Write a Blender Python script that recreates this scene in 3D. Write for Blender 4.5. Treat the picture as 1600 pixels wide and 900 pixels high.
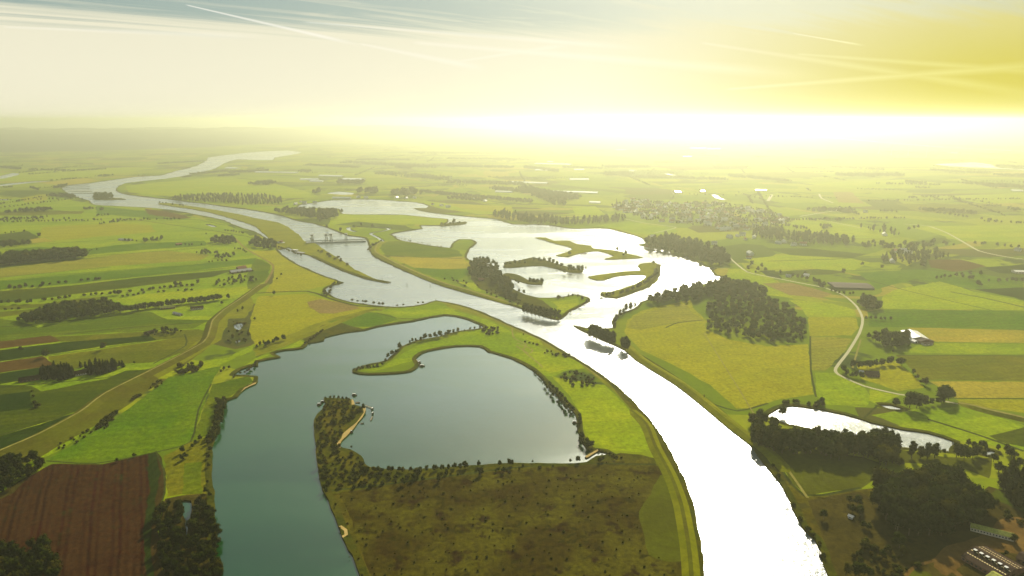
import bpy, bmesh, math, random
import numpy as np
from mathutils import Vector, Matrix
from mathutils.geometry import delaunay_2d_cdt
random.seed(7); R = random.Random(11); NR = np.random.default_rng(5)
sc = bpy.context.scene; C = sc.collection
for o in list(bpy.data.objects): bpy.data.objects.remove(o)

# ---------------------------------------------------------------- camera, exposure
H = 400.0; F = 1067.0; PITCH = math.atan(263.0 / F); HZ = 187.0
cam_d = bpy.data.cameras.new('camera'); cam = bpy.data.objects.new('camera', cam_d); C.objects.link(cam)
cam_d.sensor_width = 36.0; cam_d.lens = 36.0 * F / 1600.0; cam_d.clip_start = 1.0; cam_d.clip_end = 300000.0
cam.location = (0, 0, H); cam.rotation_euler = (math.pi / 2 - PITCH, 0, 0); sc.camera = cam
sc.view_settings.view_transform = 'Standard'; sc.view_settings.look = 'None'
sc.view_settings.exposure = 0.97; sc.view_settings.gamma = 1.0; sc.view_settings.use_curve_mapping = False
sc.cycles.max_bounces = 5; sc.cycles.diffuse_bounces = 2; sc.cycles.glossy_bounces = 2; sc.cycles.transmission_bounces = 3
sc.cycles.volume_bounces = 0; sc.cycles.transparent_max_bounces = 4; sc.cycles.use_denoising = True

SUN_EL = math.radians(29.0); SUN_AZ = math.radians(16.5)      # azimuth from the camera's +Y towards +X
sun_d = bpy.data.lights.new('sun', 'SUN'); sun_d.energy = 4.6; sun_d.angle = math.radians(0.5); sun_d.color = (1.0, 0.94, 0.78)
sun = bpy.data.objects.new('sun', sun_d); C.objects.link(sun)
sdir = Vector((math.sin(SUN_AZ) * math.cos(SUN_EL), math.cos(SUN_AZ) * math.cos(SUN_EL), math.sin(SUN_EL)))
sun.rotation_euler = sdir.to_track_quat('Z', 'Y').to_euler(); sun.location = (0, 0, 900)

def raydir(px, py):
    r = (px - 800.0) / F; u = (450.0 - py) / F; c, s = math.cos(PITCH), math.sin(PITCH)
    return Vector((r, c + u * s, -s + u * c))
def at(px, py, z=0.0):
    d = raydir(px, py); t = (z - H) / d.z
    return (d.x * t, d.y * t)
def slant(x, y): return math.sqrt(x * x + y * y + H * H)

# ---------------------------------------------------------------- node helpers
class NT:
    def __init__(s, nt): s.nt = nt; s.N = nt.nodes; s.L = nt.links
    def n(s, t, **k):
        x = s.N.new(t)
        for a, b in k.items(): setattr(x, a, b)
        return x
    def put(s, inp, v):
        if hasattr(v, 'bl_idname') or isinstance(v, bpy.types.NodeSocket): s.L.new(v, inp)
        else:
            if isinstance(v, (tuple, list)) and len(v) == 3 and inp.type == 'RGBA': v = (*v, 1)
            inp.default_value = v
    def m(s, op, a, b=0.0, c=None, clamp=False):
        x = s.n('ShaderNodeMath', operation=op, use_clamp=clamp); s.put(x.inputs[0], a); s.put(x.inputs[1], b)
        if c is not None: s.put(x.inputs[2], c)
        return x.outputs[0]
    def mix(s, f, a, b, bt='MIX'):
        x = s.n('ShaderNodeMix', data_type='RGBA', blend_type=bt); s.put(x.inputs[0], f); s.put(x.inputs[6], a); s.put(x.inputs[7], b)
        return x.outputs[2]
    def vm(s, op, a, b=None):
        x = s.n('ShaderNodeVectorMath', operation=op); s.put(x.inputs[0], a)
        if b is not None: s.put(x.inputs[1], b)
        return x.outputs['Value'] if op in ('DOT_PRODUCT', 'LENGTH') else x.outputs[0]
    def rng(s, v, a, b, c=0.0, d=1.0, smooth=True):
        x = s.n('ShaderNodeMapRange', interpolation_type='SMOOTHSTEP' if smooth else 'LINEAR')
        for i, q in enumerate((v, a, b, c, d)): s.put(x.inputs[i], q)
        return x.outputs[0]
    def noise(s, vec, scale, detail=3.0, rough=0.5, dist=0.0):
        x = s.n('ShaderNodeTexNoise'); s.L.new(vec, x.inputs['Vector']); x.inputs['Scale'].default_value = scale
        x.inputs['Detail'].default_value = detail; x.inputs['Roughness'].default_value = rough; x.inputs['Distortion'].default_value = dist
        return x.outputs[0]
    def scale(s, vec, v):
        x = s.n('ShaderNodeMapping'); s.L.new(vec, x.inputs[0]); x.inputs[3].default_value = v
        return x
# ---------------------------------------------------------------- world: daylight sky, thin cirrus, contrails
w = bpy.data.worlds.new('World'); sc.world = w; w.use_nodes = True
t = NT(w.node_tree); t.N.clear()
tc = t.n('ShaderNodeTexCoord').outputs['Generated']; D = t.vm('NORMALIZE', tc)
sep = t.n('ShaderNodeSeparateXYZ'); t.L.new(D, sep.inputs[0]); dx, dy, dz = sep.outputs
sky = t.n('ShaderNodeTexSky', sky_type='NISHITA'); sky.sun_disc = False; sky.sun_elevation = SUN_EL; sky.sun_rotation = SUN_AZ
sky.altitude = 400; sky.air_density = 1.0; sky.dust_density = 2.5; sky.ozone_density = 1.2
bg = t.n('ShaderNodeBackground'); t.L.new(sky.outputs[0], bg.inputs[0]); bg.inputs[1].default_value = 0.08
el = t.m('MAXIMUM', dz, 0.0)
azr = t.m('ARCTAN2', dx, dy)                                    # azimuth, 0 ahead, + to the right
warm = t.m('MULTIPLY', t.rng(azr, 0.05, 0.62), t.rng(azr, 1.6, 3.1, 1.0, 0.0))
warm = t.m('MULTIPLY', warm, t.rng(el, 0.03, 0.17, 1.0, 0.5))
# cirrus on a high flat sheet seen in perspective
zz = t.m('ADD', el, 0.06)
cx = t.m('DIVIDE', dx, zz); cy = t.m('DIVIDE', dy, zz)
cmb = t.n('ShaderNodeCombineXYZ'); t.L.new(t.m('ADD', t.m('MULTIPLY', cx, 0.55), t.m('MULTIPLY', cy, 0.42)), cmb.inputs[0]); t.L.new(t.m('SUBTRACT', t.m('MULTIPLY', cy, 1.9), t.m('MULTIPLY', cx, 0.7)), cmb.inputs[1])
n1 = t.noise(cmb.outputs[0], 0.9, 9.0, 0.68, 1.2)
cm2 = t.n('ShaderNodeCombineXYZ'); t.L.new(t.m('ADD', t.m('MULTIPLY', cx, 0.25), t.m('MULTIPLY', cy, 0.1)), cm2.inputs[0]); t.L.new(t.m('SUBTRACT', t.m('MULTIPLY', cy, 3.2), t.m('MULTIPLY', cx, 2.2)), cm2.inputs[1])
n2 = t.noise(cm2.outputs[0], 0.9, 6.0, 0.6, 1.2)
streak = t.m('ADD', t.m('MULTIPLY', t.rng(n1, 0.47, 0.66), 0.6), t.m('MULTIPLY', t.rng(n2, 0.5, 0.64), 0.6), clamp=True)
veil = t.rng(t.m('ADD', el, t.m('MULTIPLY', t.m('SUBTRACT', n2, 0.55), 0.07)), 0.100, 0.136, 1.0, 0.0)
cover = t.m('MAXIMUM', veil, t.m('MULTIPLY', streak, t.rng(el, 0.13, 0.55, 0.55, 0.12)), clamp=True)
cover = t.m('MAXIMUM', cover, t.m('MULTIPLY', t.rng(el, 0.145, 0.24, 0.10, 0.95), t.rng(el, 0.36, 0.47, 1.0, 0.02)))  # added bright veil above the view for lake reflections, darkened higher up
def trail(p, q, width, strength):
    a = raydir(*p).normalized(); b = raydir(*q).normalized(); n = a.cross(b).normalized(); al = (b - a).normalized()
    dd = t.m('ABSOLUTE', t.vm('DOT_PRODUCT', D, tuple(n))); k = t.vm('DOT_PRODUCT', D, tuple(al))
    u = t.m('DIVIDE', t.m('SUBTRACT', k, a.dot(al)), max(1e-6, (b - a).length))
    wd = t.m('MULTIPLY', t.m('ADD', 0.35, t.m('MULTIPLY', u, 1.0)), width)
    core = t.m('SUBTRACT', 1.0, t.m('DIVIDE', dd, wd), clamp=True)
    return t.m('MULTIPLY', t.m('MULTIPLY', core, t.rng(u, 0.0, 0.03)), t.m('MULTIPLY', t.rng(u, 0.75, 1.05, 1.0, 0.0), strength))
tr = trail((288, 7), (560, 70), 0.0026, 0.95)
for a_ in (((560, 68), (760, 108), .005, .5), ((1238, 52), (1350, 71), .0013, .9), ((640, 66), (1290, 120), .008, .4), ((1090, 66), (1640, 150), .006, .3),
           ((470, 34), (1010, 76), .004, .45), ((690, 100), (900, 68), .004, .35), ((1130, 140), (1700, 96), .006, .4), ((0, 42), (420, 58), .004, .4), ((1240, 84), (1700, 118), .005, .3)):
    tr = t.m('MAXIMUM', tr, trail(*a_))
cream = t.mix(t.rng(el, 0.02, 0.2), (0.96, 0.91, 0.70), (0.88, 0.84, 0.64))
cream = t.mix(t.rng(el, 0.16, 0.25), cream, (0.78, 0.90, 0.98))  # veil above the view tinted whiter and bluer to silver the lake
cream = t.mix(warm, cream, (0.62, 0.54, 0.012))
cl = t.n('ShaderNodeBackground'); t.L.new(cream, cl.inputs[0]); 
added_glow = t.rng(t.vm('DOT_PRODUCT', D, tuple(sdir)), 0.80, 0.985)     # cloud glow added towards the sun, above the view, to brighten lake reflections
t.L.new(t.m('MULTIPLY', t.m('MULTIPLY_ADD', t.m('MULTIPLY', added_glow, t.rng(el, 0.14, 0.3)), 1.7, 1.0), 0.49), cl.inputs[1])
blue = t.n('ShaderNodeBackground'); t.L.new(t.mix(warm, (0.26, 0.40, 0.35), (0.44, 0.45, 0.12)), blue.inputs[0]); blue.inputs[1].default_value = 0.39
mx0 = t.n('ShaderNodeMixShader'); mx0.inputs[0].default_value = 0.6; t.L.new(bg.outputs[0], mx0.inputs[1]); t.L.new(blue.outputs[0], mx0.inputs[2])
lowf = t.rng(el, 0.3, 0.5, 1.0, 0.12); t.L.new(t.m('MULTIPLY', lowf, 0.85), mx0.inputs[0])
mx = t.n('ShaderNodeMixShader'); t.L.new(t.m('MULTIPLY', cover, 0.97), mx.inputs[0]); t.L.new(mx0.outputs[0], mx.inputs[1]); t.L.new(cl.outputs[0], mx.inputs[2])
white = t.n('ShaderNodeBackground'); t.L.new(t.mix(warm, (1.0, 0.97, 0.86), (0.98, 0.92, 0.35)), white.inputs[0]); white.inputs[1].default_value = 0.52
mx2 = t.n('ShaderNodeMixShader'); t.L.new(t.m('MULTIPLY', tr, 0.8), mx2.inputs[0]); t.L.new(mx.outputs[0], mx2.inputs[1]); t.L.new(white.outputs[0], mx2.inputs[2])
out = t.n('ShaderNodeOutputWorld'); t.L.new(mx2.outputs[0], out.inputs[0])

# ---------------------------------------------------------------- materials
MATS = {}
def mat(name):
    m = bpy.data.materials.new(name); m.use_nodes = True; tt = NT(m.node_tree); b = tt.N['Principled BSDF']; MATS[name] = m
    return m, tt, b
def field_mat(name, a, b, sc1=0.012, stripe=0.0, per=14.0, ang=0.0, mott=0.85, a2=None, speck=0.0, sx=1.0, scol=None, plots=0.0):
    """two tones in soft patches, mowing or drill lines of a period in metres at an angle, fine grain"""
    m, tt, bs = mat(name)
    g = tt.n('ShaderNodeNewGeometry').outputs['Position']
    p = tt.scale(g, (sx, 1, 1)).outputs[0] if sx != 1 else g
    f = tt.rng(tt.noise(p, sc1, 5, 0.6, 0.4), 0.36, 0.64)
    col = tt.mix(f, a, b)
    if a2: col = tt.mix(tt.rng(tt.noise(p, sc1 * 3.1, 4, 0.65), 0.52, 0.66), col, a2)
    stripe *= 1.5
    if stripe > 0:
        mp = tt.n('ShaderNodeMapping'); tt.L.new(g, mp.inputs[0]); mp.inputs[2].default_value = (0, 0, ang)
        s_ = tt.n('ShaderNodeSeparateXYZ'); tt.L.new(mp.outputs[0], s_.inputs[0])
        wob = tt.noise(g, 0.006, 2)
        for pr, k in ((per, 1.0), (per * 3.7, 0.7)):
            v = tt.m('SINE', tt.m('ADD', tt.m('MULTIPLY', s_.outputs[0], 6.283 / pr), tt.m('MULTIPLY', wob, 14.0)))
            col = tt.mix(tt.m('MULTIPLY', tt.m('MULTIPLY_ADD', v, 0.5, 0.5), stripe * k), col, scol or tuple(c * 0.5 for c in a))
        if plots:
            wn = tt.n('ShaderNodeTexWhiteNoise', noise_dimensions='1D'); tt.L.new(tt.m('FLOOR', tt.m('DIVIDE', tt.m('ADD', s_.outputs[0], tt.m('MULTIPLY', wob, 60.0)), 38.0)), wn.inputs['W'])
            col = tt.mix(tt.m('MULTIPLY', wn.outputs[0], plots), col, tuple(c * q for c, q in zip(a, (.45, .62, .5))))
            col = tt.mix(tt.m('MULTIPLY', tt.rng(tt.noise(g, 0.004, 4, 0.7, 1.0), .5, .7), plots * .8), col, tuple(c * q for c, q in zip(b, (1.35, 1.1, 1))))
    col = tt.mix(tt.m('MULTIPLY', tt.rng(tt.noise(g, 0.028, 5, 0.75, 0.8), .44, .66), .45), col, tuple(c * q for c, q in zip(a, (.62, .6, .5))))
    gr = tt.noise(g, 0.16, 5, 0.75)
    k = tt.m('MULTIPLY_ADD', tt.rng(gr, 0.3, 0.7, smooth=False), mott, 1.0 - mott / 2)
    vv = tt.n('ShaderNodeCombineXYZ')
    for i in range(3): tt.L.new(k, vv.inputs[i])
    col = tt.mix(1.0, col, vv.outputs[0], 'MULTIPLY')
    if speck: col = tt.mix(tt.m('MULTIPLY', tt.rng(tt.noise(g, 0.07, 3, 0.7, 0.5), 0.56, 0.66), speck), col, tuple(c * 0.3 for c in a))
    tt.L.new(col, bs.inputs['Base Color']); bs.inputs['Roughness'].default_value = 0.95; bs.inputs['Specular IOR Level'].default_value = 0.0
    bp = tt.n('ShaderNodeBump'); bp.inputs['Strength'].default_value = 0.5; bp.inputs['Distance'].default_value = 1.2; tt.L.new(gr, bp.inputs['Height']); tt.L.new(bp.outputs[0], bs.inputs['Normal'])
    return m
def plain(name, c, rough=0.8, var=0.25, scale=0.5, metallic=0.0, spec=0.04):
    m, tt, bs = mat(name); g = tt.n('ShaderNodeNewGeometry').outputs['Position']
    f = tt.rng(tt.noise(g, scale, 4, 0.65), 0.3, 0.7)
    tt.L.new(tt.mix(f, tuple(x * (1 - var) for x in c), tuple(min(1, x * (1 + var)) for x in c)), bs.inputs['Base Color'])
    bs.inputs['Roughness'].default_value = rough; bs.inputs['Metallic'].default_value = metallic; bs.inputs['Specular IOR Level'].default_value = spec
    return m
field_mat('meadow', (.155, .215, .003), (.205, .245, .003), stripe=.12, per=22, ang=1.45, plots=0.5)
field_mat('meadow_dull', (.072, .106, .002), (.095, .118, .003), stripe=.2, per=18, ang=1.35, plots=0.6)
field_mat('green', (.062, .120, .002), (.090, .138, .002), stripe=.15, per=16, ang=1.4, plots=0.4)
field_mat('lime', (.185, .235, .002), (.230, .250, .003), sc1=.008, stripe=.10, per=20, ang=1.4, plots=0.35)
field_mat('yellow', (.235, .215, .004), (.205, .195, .004), sc1=.006, stripe=.08, per=26, ang=1.2, plots=0.3)
field_mat('straw', (.290, .225, .018), (.240, .195, .014), sc1=.01, stripe=.15, per=18, ang=1.45, plots=0.4)
field_mat('olive', (.098, .102, .003), (.122, .116, .004), stripe=.2, per=16, ang=1.4, plots=0.6)
field_mat('olive_deep', (.046, .064, .002), (.062, .072, .002), stripe=.25, per=14, ang=1.35, plots=0.6)
field_mat('dark_green', (.016, .032, .002), (.026, .042, .002), stripe=.25, per=12, ang=1.4, plots=0.6)
field_mat('wheat', (.185, .175, .012), (.215, .190, .015), sc1=.006, stripe=.22, per=15, ang=1.45, plots=0.3)
field_mat('brown', (.085, .045, .008), (.064, .038, .007), stripe=.3, per=12, ang=1.35)
field_mat('tan', (.190, .130, .035), (.170, .125, .028), stripe=.2, per=15, ang=1.35)
field_mat('plough', (.026, .0035, .002), (.015, .0045, .0015), sc1=.012, stripe=.75, per=6.5, ang=-.50, mott=.9, scol=(.036, .015, .004), a2=(.014, .016, .003), sx=1.0)  # soil's own red-brown, with the dim near corner darkened into the colour
field_mat('plough_strip', (.014, .024, .003), (.020, .030, .003), stripe=.3, per=9, ang=0, mott=.6)
field_mat('plough_tan', (.045, .025, .005), (.036, .026, .005), stripe=.3, per=9, ang=0, mott=.6)
field_mat('heath', (.060, .052, .003), (.030, .020, .002), sc1=.014, mott=1.1, a2=(.017, .008, .002), speck=.9)
field_mat('heath_pale', (.078, .066, .003), (.058, .044, .003), sc1=.012, mott=.8, speck=.55, a2=(.040, .036, .006))
field_mat('heath_green', (.066, .072, .003), (.054, .056, .003), sc1=.02, mott=.4, speck=.2)
field_mat('bank', (.080, .062, .004), (.048, .044, .003), sc1=.03, mott=.8, speck=.4)
field_mat('bank_green', (.036, .042, .003), (.058, .052, .003), sc1=.04, mott=.8, speck=.4)
field_mat('dike_brown', (.078, .082, .004), (.068, .060, .005), sc1=.015, mott=.5)
field_mat('dike_grass', (.115, .120, .003), (.150, .145, .004), sc1=.02, mott=.4)
field_mat('marsh', (.036, .046, .008), (.060, .060, .010), sc1=.04, mott=.9, speck=.5)
field_mat('scrub', (.042, .046, .002), (.075, .062, .003), sc1=.03, mott=.9, speck=.5)
field_mat('dirt', (.130, .075, .018), (.085, .048, .010), sc1=.03, mott=.5)
field_mat('dirt_dark', (.034, .026, .004), (.050, .038, .005), sc1=.03, mott=.8, speck=.4)
field_mat('sand', (.36, .25, .08), (.30, .22, .08), sc1=.05, mott=.3)
field_mat('track', (.20, .17, .04), (.16, .14, .03), sc1=.05, mott=.4)
field_mat('ditch', (.026, .034, .006), (.040, .046, .007), sc1=.05, mott=.8)
plain('road', (.30, .27, .14), .85); plain('road_dark', (.16, .14, .06), .85)

# far plain: parcels of farmland
m, tt, bs = mat('plain_ground')
g = tt.n('ShaderNodeNewGeometry').outputs['Position']
wp = tt.vm('ADD', g, tt.vm('MULTIPLY', tt.n('ShaderNodeTexNoise').outputs[1], (0, 0, 0)))
nz = tt.n('ShaderNodeTexNoise'); tt.L.new(g, nz.inputs[0]); nz.inputs['Scale'].default_value = 0.0006; nz.inputs['Detail'].default_value = 2
warp = tt.vm('ADD', g, tt.vm('MULTIPLY', tt.vm('SUBTRACT', nz.outputs[1], (0.5, 0.5, 0.5)), (1400, 1400, 0)))
def parcels(rot, sx, sy):
    mp = tt.n('ShaderNodeMapping'); tt.L.new(warp, mp.inputs[0]); mp.inputs[2].default_value = (0, 0, rot); mp.inputs[3].default_value = (1 / sx, 1 / sy, 0)
    v = tt.n('ShaderNodeTexVoronoi', distance='CHEBYCHEV'); tt.L.new(mp.outputs[0], v.inputs[0]); v.inputs['Scale'].default_value = 1.0; v.inputs['Randomness'].default_value = 0.85
    return v.outputs['Color']
sel = tt.rng(tt.noise(g, 0.00035, 2), 0.48, 0.52)
pc = tt.mix(sel, parcels(0.12, 620, 190), parcels(-0.25, 260, 330))
sp = tt.n('ShaderNodeSeparateColor'); tt.L.new(pc, sp.inputs[0])
cr = tt.n('ShaderNodeValToRGB'); cr.color_ramp.interpolation = 'CONSTANT'; tt.L.new(sp.outputs[0], cr.inputs[0])
E = cr.color_ramp.elements; cols = [(.120, .165, .003), (.088, .128, .003), (.165, .200, .003), (.050, .070, .004), (.195, .210, .005), (.135, .162, .003), (.230, .190, .020), (.105, .145, .003), (.170, .195, .004), (.062, .056, .010)]
while len(E) < len(cols): E.new(0.5)
for i, c in enumerate(cols): E[i].position = i / len(cols); E[i].color = (*c, 1)
col = tt.mix(tt.m('MULTIPLY', tt.rng(tt.noise(g, 0.05, 4, 0.7), .3, .7), 0.35), cr.outputs[0], (.045, .060, .006))
col = tt.mix(tt.rng(tt.noise(g, 0.0028, 5, 0.7), .57, .62), col, (.035, .050, .010))
tt.L.new(col, bs.inputs['Base Color']); bs.inputs['Roughness'].default_value = .95; bs.inputs['Specular IOR Level'].default_value = 0.0

def water_mat(name, body, rough, bump, ior):
    m, tt, bs = mat(name); g = tt.n('ShaderNodeNewGeometry').outputs['Position']
    sw = tt.rng(tt.noise(tt.scale(g, (0.5, 1.6, 1)).outputs[0], 0.004, 4, 0.6, 0.8), 0.35, 0.65)
    tt.L.new(tt.mix(sw, body, tuple(c * 1.35 for c in body)), bs.inputs['Base Color'])
    tt.L.new(tt.m('MULTIPLY_ADD', sw, 0.17, rough - .04), bs.inputs['Roughness'])
    bs.inputs['IOR'].default_value = ior
    n_a = tt.noise(g, 0.22, 4, 0.7, 0.4); n_b = tt.noise(g, 0.035, 3, 0.6)
    hgt = tt.m('ADD', n_a, tt.m('MULTIPLY', n_b, 2.0))
    bp = tt.n('ShaderNodeBump'); bp.inputs['Strength'].default_value = 1.0; bp.inputs['Distance'].default_value = bump; tt.L.new(hgt, bp.inputs['Height']); tt.L.new(bp.outputs[0], bs.inputs['Normal'])
    return m
water_mat('river_water', (.090, .110, .092), .20, .42, 1.85)
water_mat('lake_water', (.002, .034, .004), .13, .09, 1.56)

def leaf_mat(name, a, b, tr=.25):
    m, tt, bs = mat(name); g = tt.n('ShaderNodeNewGeometry'); oi = tt.n('ShaderNodeObjectInfo')
    f = tt.rng(tt.noise(g.outputs['Position'], 0.22, 3, 0.7), .35, .65)
    c = tt.mix(f, a, b); c = tt.mix(tt.m('MULTIPLY', oi.outputs['Random'], .6), c, tuple(x * .5 for x in a)); c = tt.mix(tt.rng(oi.outputs['Random'], .72, .9, 0, .6), c, (b[0] * 1.7, b[1] * 1.15, b[2]))
    tt.L.new(c, bs.inputs['Base Color']); bs.inputs['Roughness'].default_value = .7; bs.inputs['Specular IOR Level'].default_value = 0.0
    tl = tt.n('ShaderNodeBsdfTranslucent'); tt.L.new(tt.mix(.5, c, (.12, .12, .005)), tl.inputs[0])
    mx = tt.n('ShaderNodeMixShader'); mx.inputs[0].default_value = tr; tt.L.new(bs.outputs[0], mx.inputs[1]); tt.L.new(tl.outputs[0], mx.inputs[2]); tt.L.new(mx.outputs[0], tt.N['Material Output'].inputs[0])
leaf_mat('leaf_broad', (.022, .032, .002), (.050, .058, .003), .12)
leaf_mat('leaf_poplar', (.020, .030, .002), (.040, .048, .003), .12)
leaf_mat('leaf_dark', (.009, .015, .0015), (.026, .031, .002), .07)  # dark green of the firs; in near woods, shade put into the colour
leaf_mat('leaf_bush', (.030, .036, .003), (.056, .054, .004), .15)
plain('bark', (.09, .065, .04)); plain('concrete', (.34, .34, .30)); plain('steel', (.22, .24, .22), .5)
plain('white_paint', (.55, .53, .45), .5, .08); plain('turbine_paint', (.30, .31, .28), .5, .05); plain('roof_red', (.20, .09, .05)); plain('roof_dark', (.034, .017, .008), .8)
plain('roof_white', (.50, .47, .38), .35, .06); plain('roof_grey', (.24, .23, .20), .5); plain('roof_sunlit', (.26, .26, .05), .8); plain('brick_wall', (.17, .09, .055)); plain('cream_wall', (.55, .48, .34))  # the yellow-green roof tone is sunlight on the roofs put into the colour
plain('glasshouse', (.42, .43, .36), .2, .06, spec=.4); plain('dark_glass', (.03, .035, .04), .15); plain('hull', (.10, .075, .05)); plain('hull_dark', (.025, .03, .02)); plain('planks', (.20, .15, .09)); plain('skylight', (.75, .60, .25), .3, .1)
plain('hill_forest', (.014, .019, .004), .95, .5, .004)

# ---------------------------------------------------------------- object helpers
def mesh_obj(name, verts, faces, mats, parent=None, midx=None, smooth=False):
    me = bpy.data.meshes.new(name); me.from_pydata(verts, [], faces)
    for m_ in ([mats] if isinstance(mats, str) else mats): me.materials.append(MATS[m_])
    if midx is not None: me.polygons.foreach_set('material_index', midx)
    if smooth: me.polygons.foreach_set('use_smooth', [True] * len(me.polygons))
    me.update(); o = bpy.data.objects.new(name, me); C.objects.link(o)
    if parent: o.parent = parent
    return o
def tag(o, label=None, cat=None, group=None, kind=None):
    if label: o['label'] = label
    if cat: o['category'] = cat
    if group: o['group'] = group
    if kind: o['kind'] = kind
    return o
def empty(name, loc, rz=0.0, s=(1, 1, 1)):
    o = bpy.data.objects.new(name, None); o.empty_display_size = 2; o.location = loc; o.rotation_euler = (0, 0, rz); o.scale = s; C.objects.link(o)
    return o
class MB:
    def __init__(s): s.v = []; s.f = []; s.mi = []
    def add(s, vs, fs, mi=0):
        b = len(s.v); s.v += [tuple(v) for v in vs]; s.f += [tuple(i + b for i in f) for f in fs]; s.mi += [mi] * len(fs); return s
    def box(s, x0, x1, y0, y1, z0, z1, mi=0):
        return s.add([(x0, y0, z0), (x1, y0, z0), (x1, y1, z0), (x0, y1, z0), (x0, y0, z1), (x1, y0, z1), (x1, y1, z1), (x0, y1, z1)],
                     [(0, 3, 2, 1), (4, 5, 6, 7), (0, 1, 5, 4), (1, 2, 6, 5), (2, 3, 7, 6), (3, 0, 4, 7)], mi)
    def cone(s, p, q, r0, r1, n=8, mi=0):
        p, q = Vector(p), Vector(q); d = (q - p).normalized(); a = d.orthogonal().normalized(); b = d.cross(a); vs = []
        for c, r in ((p, r0), (q, r1)):
            for i in range(n): th = 2 * math.pi * i / n; vs.append(c + (a * math.cos(th) + b * math.sin(th)) * r)
        return s.add(vs, [(i, (i + 1) % n, n + (i + 1) % n, n + i) for i in range(n)] + [tuple(range(n))[::-1], tuple(range(n, 2 * n))], mi)
    def obj(s, name, mats, parent=None): return mesh_obj(name, s.v, s.f, mats, parent, s.mi if not isinstance(mats, str) else None)

# ================================================================ THE GROUND, partitioned into water, banks, fields and roads
def P(s):                                                        # "x,y x,y ..." -> list of photo points on the ground
    return [tuple(float(q) for q in a.split(',')) for a in s.split()]
def smooth(pts, closed=True, n=3):
    out = []; L = len(pts); rng_ = range(L) if closed else range(L - 1)
    for i in rng_:
        if closed: p0, p1, p2, p3 = (pts[(i + k) % L] for k in (-1, 0, 1, 2))
        else: p0, p1, p2, p3 = pts[max(i - 1, 0)], pts[i], pts[i + 1], pts[min(i + 2, L - 1)]
        for j in range(n):
            u = j / n; r = []
            for k in (0, 1):
                a, b, c, d = p0[k], p1[k], p2[k], p3[k]
                r.append(.5 * (2 * b + (c - a) * u + (2 * a - 5 * b + 4 * c - d) * u * u + (3 * b - a - 3 * c + d) * u ** 3))
            lin = (p1[0] + (p2[0] - p1[0]) * u, p1[1] + (p2[1] - p1[1]) * u)
            out.append((r[0] * .7 + lin[0] * .3, r[1] * .7 + lin[1] * .3))
    if not closed: out.append(pts[-1])
    return out
def world(pts): return [at(*p) for p in pts]
def jitter(pts, amp, closed=True):                               # broken, uneven shore
    out = []; L = len(pts)
    for i in range(L if closed else L - 1):
        a, b = pts[i], pts[(i + 1) % L]; d = math.hypot(b[0] - a[0], b[1] - a[1]); s = slant(*a) * .011
        k = max(1, min(14, int(d / s)))
        for j in range(k):
            u = j / k; q = amp * s * (1 if 0 < i < L - 1 or closed else 0)
            out.append((a[0] + (b[0] - a[0]) * u + R.uniform(-q, q), a[1] + (b[1] - a[1]) * u + R.uniform(-q, q)))
    if not closed: out.append(pts[-1])
    return out
def ribbon(pts, w0, w1=None):                                    # list of quads along a world line, w metres wide
    w1 = w0 if w1 is None else w1; q = []; n = len(pts); L = []
    for i in range(n):
        a = pts[max(i - 1, 0)]; b = pts[min(i + 1, n - 1)]; dx_, dy_ = b[0] - a[0], b[1] - a[1]; l = math.hypot(dx_, dy_) or 1
        w_ = (w0 + (w1 - w0) * i / max(1, n - 1)) / 2; x, y = pts[i]; L.append(((x - dy_ / l * w_, y + dx_ / l * w_), (x + dy_ / l * w_, y - dx_ / l * w_)))
    for i in range(n - 1): q.append([L[i][0], L[i + 1][0], L[i + 1][1], L[i][1]])
    return q
REG = []                                                         # (name, material, polygons) - later ones lie on top
def field(name, mt, s, sm=0, jit=.12): 
    p = P(s); p = smooth(p) if sm else p
    REG.append((name, mt, [jitter(world(p), jit)]))
def line(name, mt, s, wid, sm=1, w1=None):
    p = P(s); p = smooth(p, False) if sm and len(p) > 2 else p
    REG.append((name, mt, ribbon(world(p), wid, w1)))

# ---- left bank farmland, far to near
field('meadow', 'meadow', '0,312 80,306 140,318 225,326 300,338 352,350 400,372 436,391 430,420 400,460 340,490 320,540 240,600 100,700 60,720 -300,760 -700,640 -500,400')
field('field', 'lime', '-60,358 0,352 60,352 160,346 262,348 140,354 70,358 0,364')
field('field', 'olive_deep', '-60,364 0,366 42,361 60,371 86,377 48,381 0,385 -60,388')
field('field', 'straw', '48,374 70,371 84,377 50,380')
field('field', 'yellow', '66,355 180,349 235,352 245,362 120,373 86,376 62,368')
field('field', 'wheat', '100,407 180,398 262,392 330,398 312,407 170,416 0,434 -80,438 -80,425 0,419')
field('field', 'green', '-80,445 0,439 325,411 400,403 400,412 225,431 112,443 0,453 -80,460')
field('field', 'olive_deep', '-80,462 0,455 112,446 225,433 375,420 330,433 220,447 100,462 0,474 -80,480')
field('field', 'meadow_dull', '-60,420 0,414 120,404 170,402 100,408 0,419 -60,424')
field('field', 'lime', '178,468 230,459 330,452 400,446 412,441 404,452 392,458 360,463 300,470 205,478')
field('field', 'olive', '0,487 40,484 120,474 175,467 150,478 70,486 0,496')
field('field', 'meadow_dull', '-80,500 0,498 30,502 60,512 110,500 235,487 262,499 330,500 302,513 80,525 0,533 -80,538')
field('field', 'olive', '80,526 310,514 327,518 300,529 97,534')
field('field', 'brown', '-90,536 0,533 80,524 97,533 0,545 -90,555')
field('field', 'dark_green', '-90,557 0,547 100,535 235,524 246,531 160,541 80,553 0,564 -90,572')
field('field', 'brown', '-90,574 0,566 68,556 86,571 0,582 -90,592')
field('field', 'dark_green', '-90,594 0,584 80,571 90,582 60,590 0,600 -90,612')
field('field', 'olive', '74,557 175,543 290,526 325,520 319,540 240,566 195,568 130,574 90,580')
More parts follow.
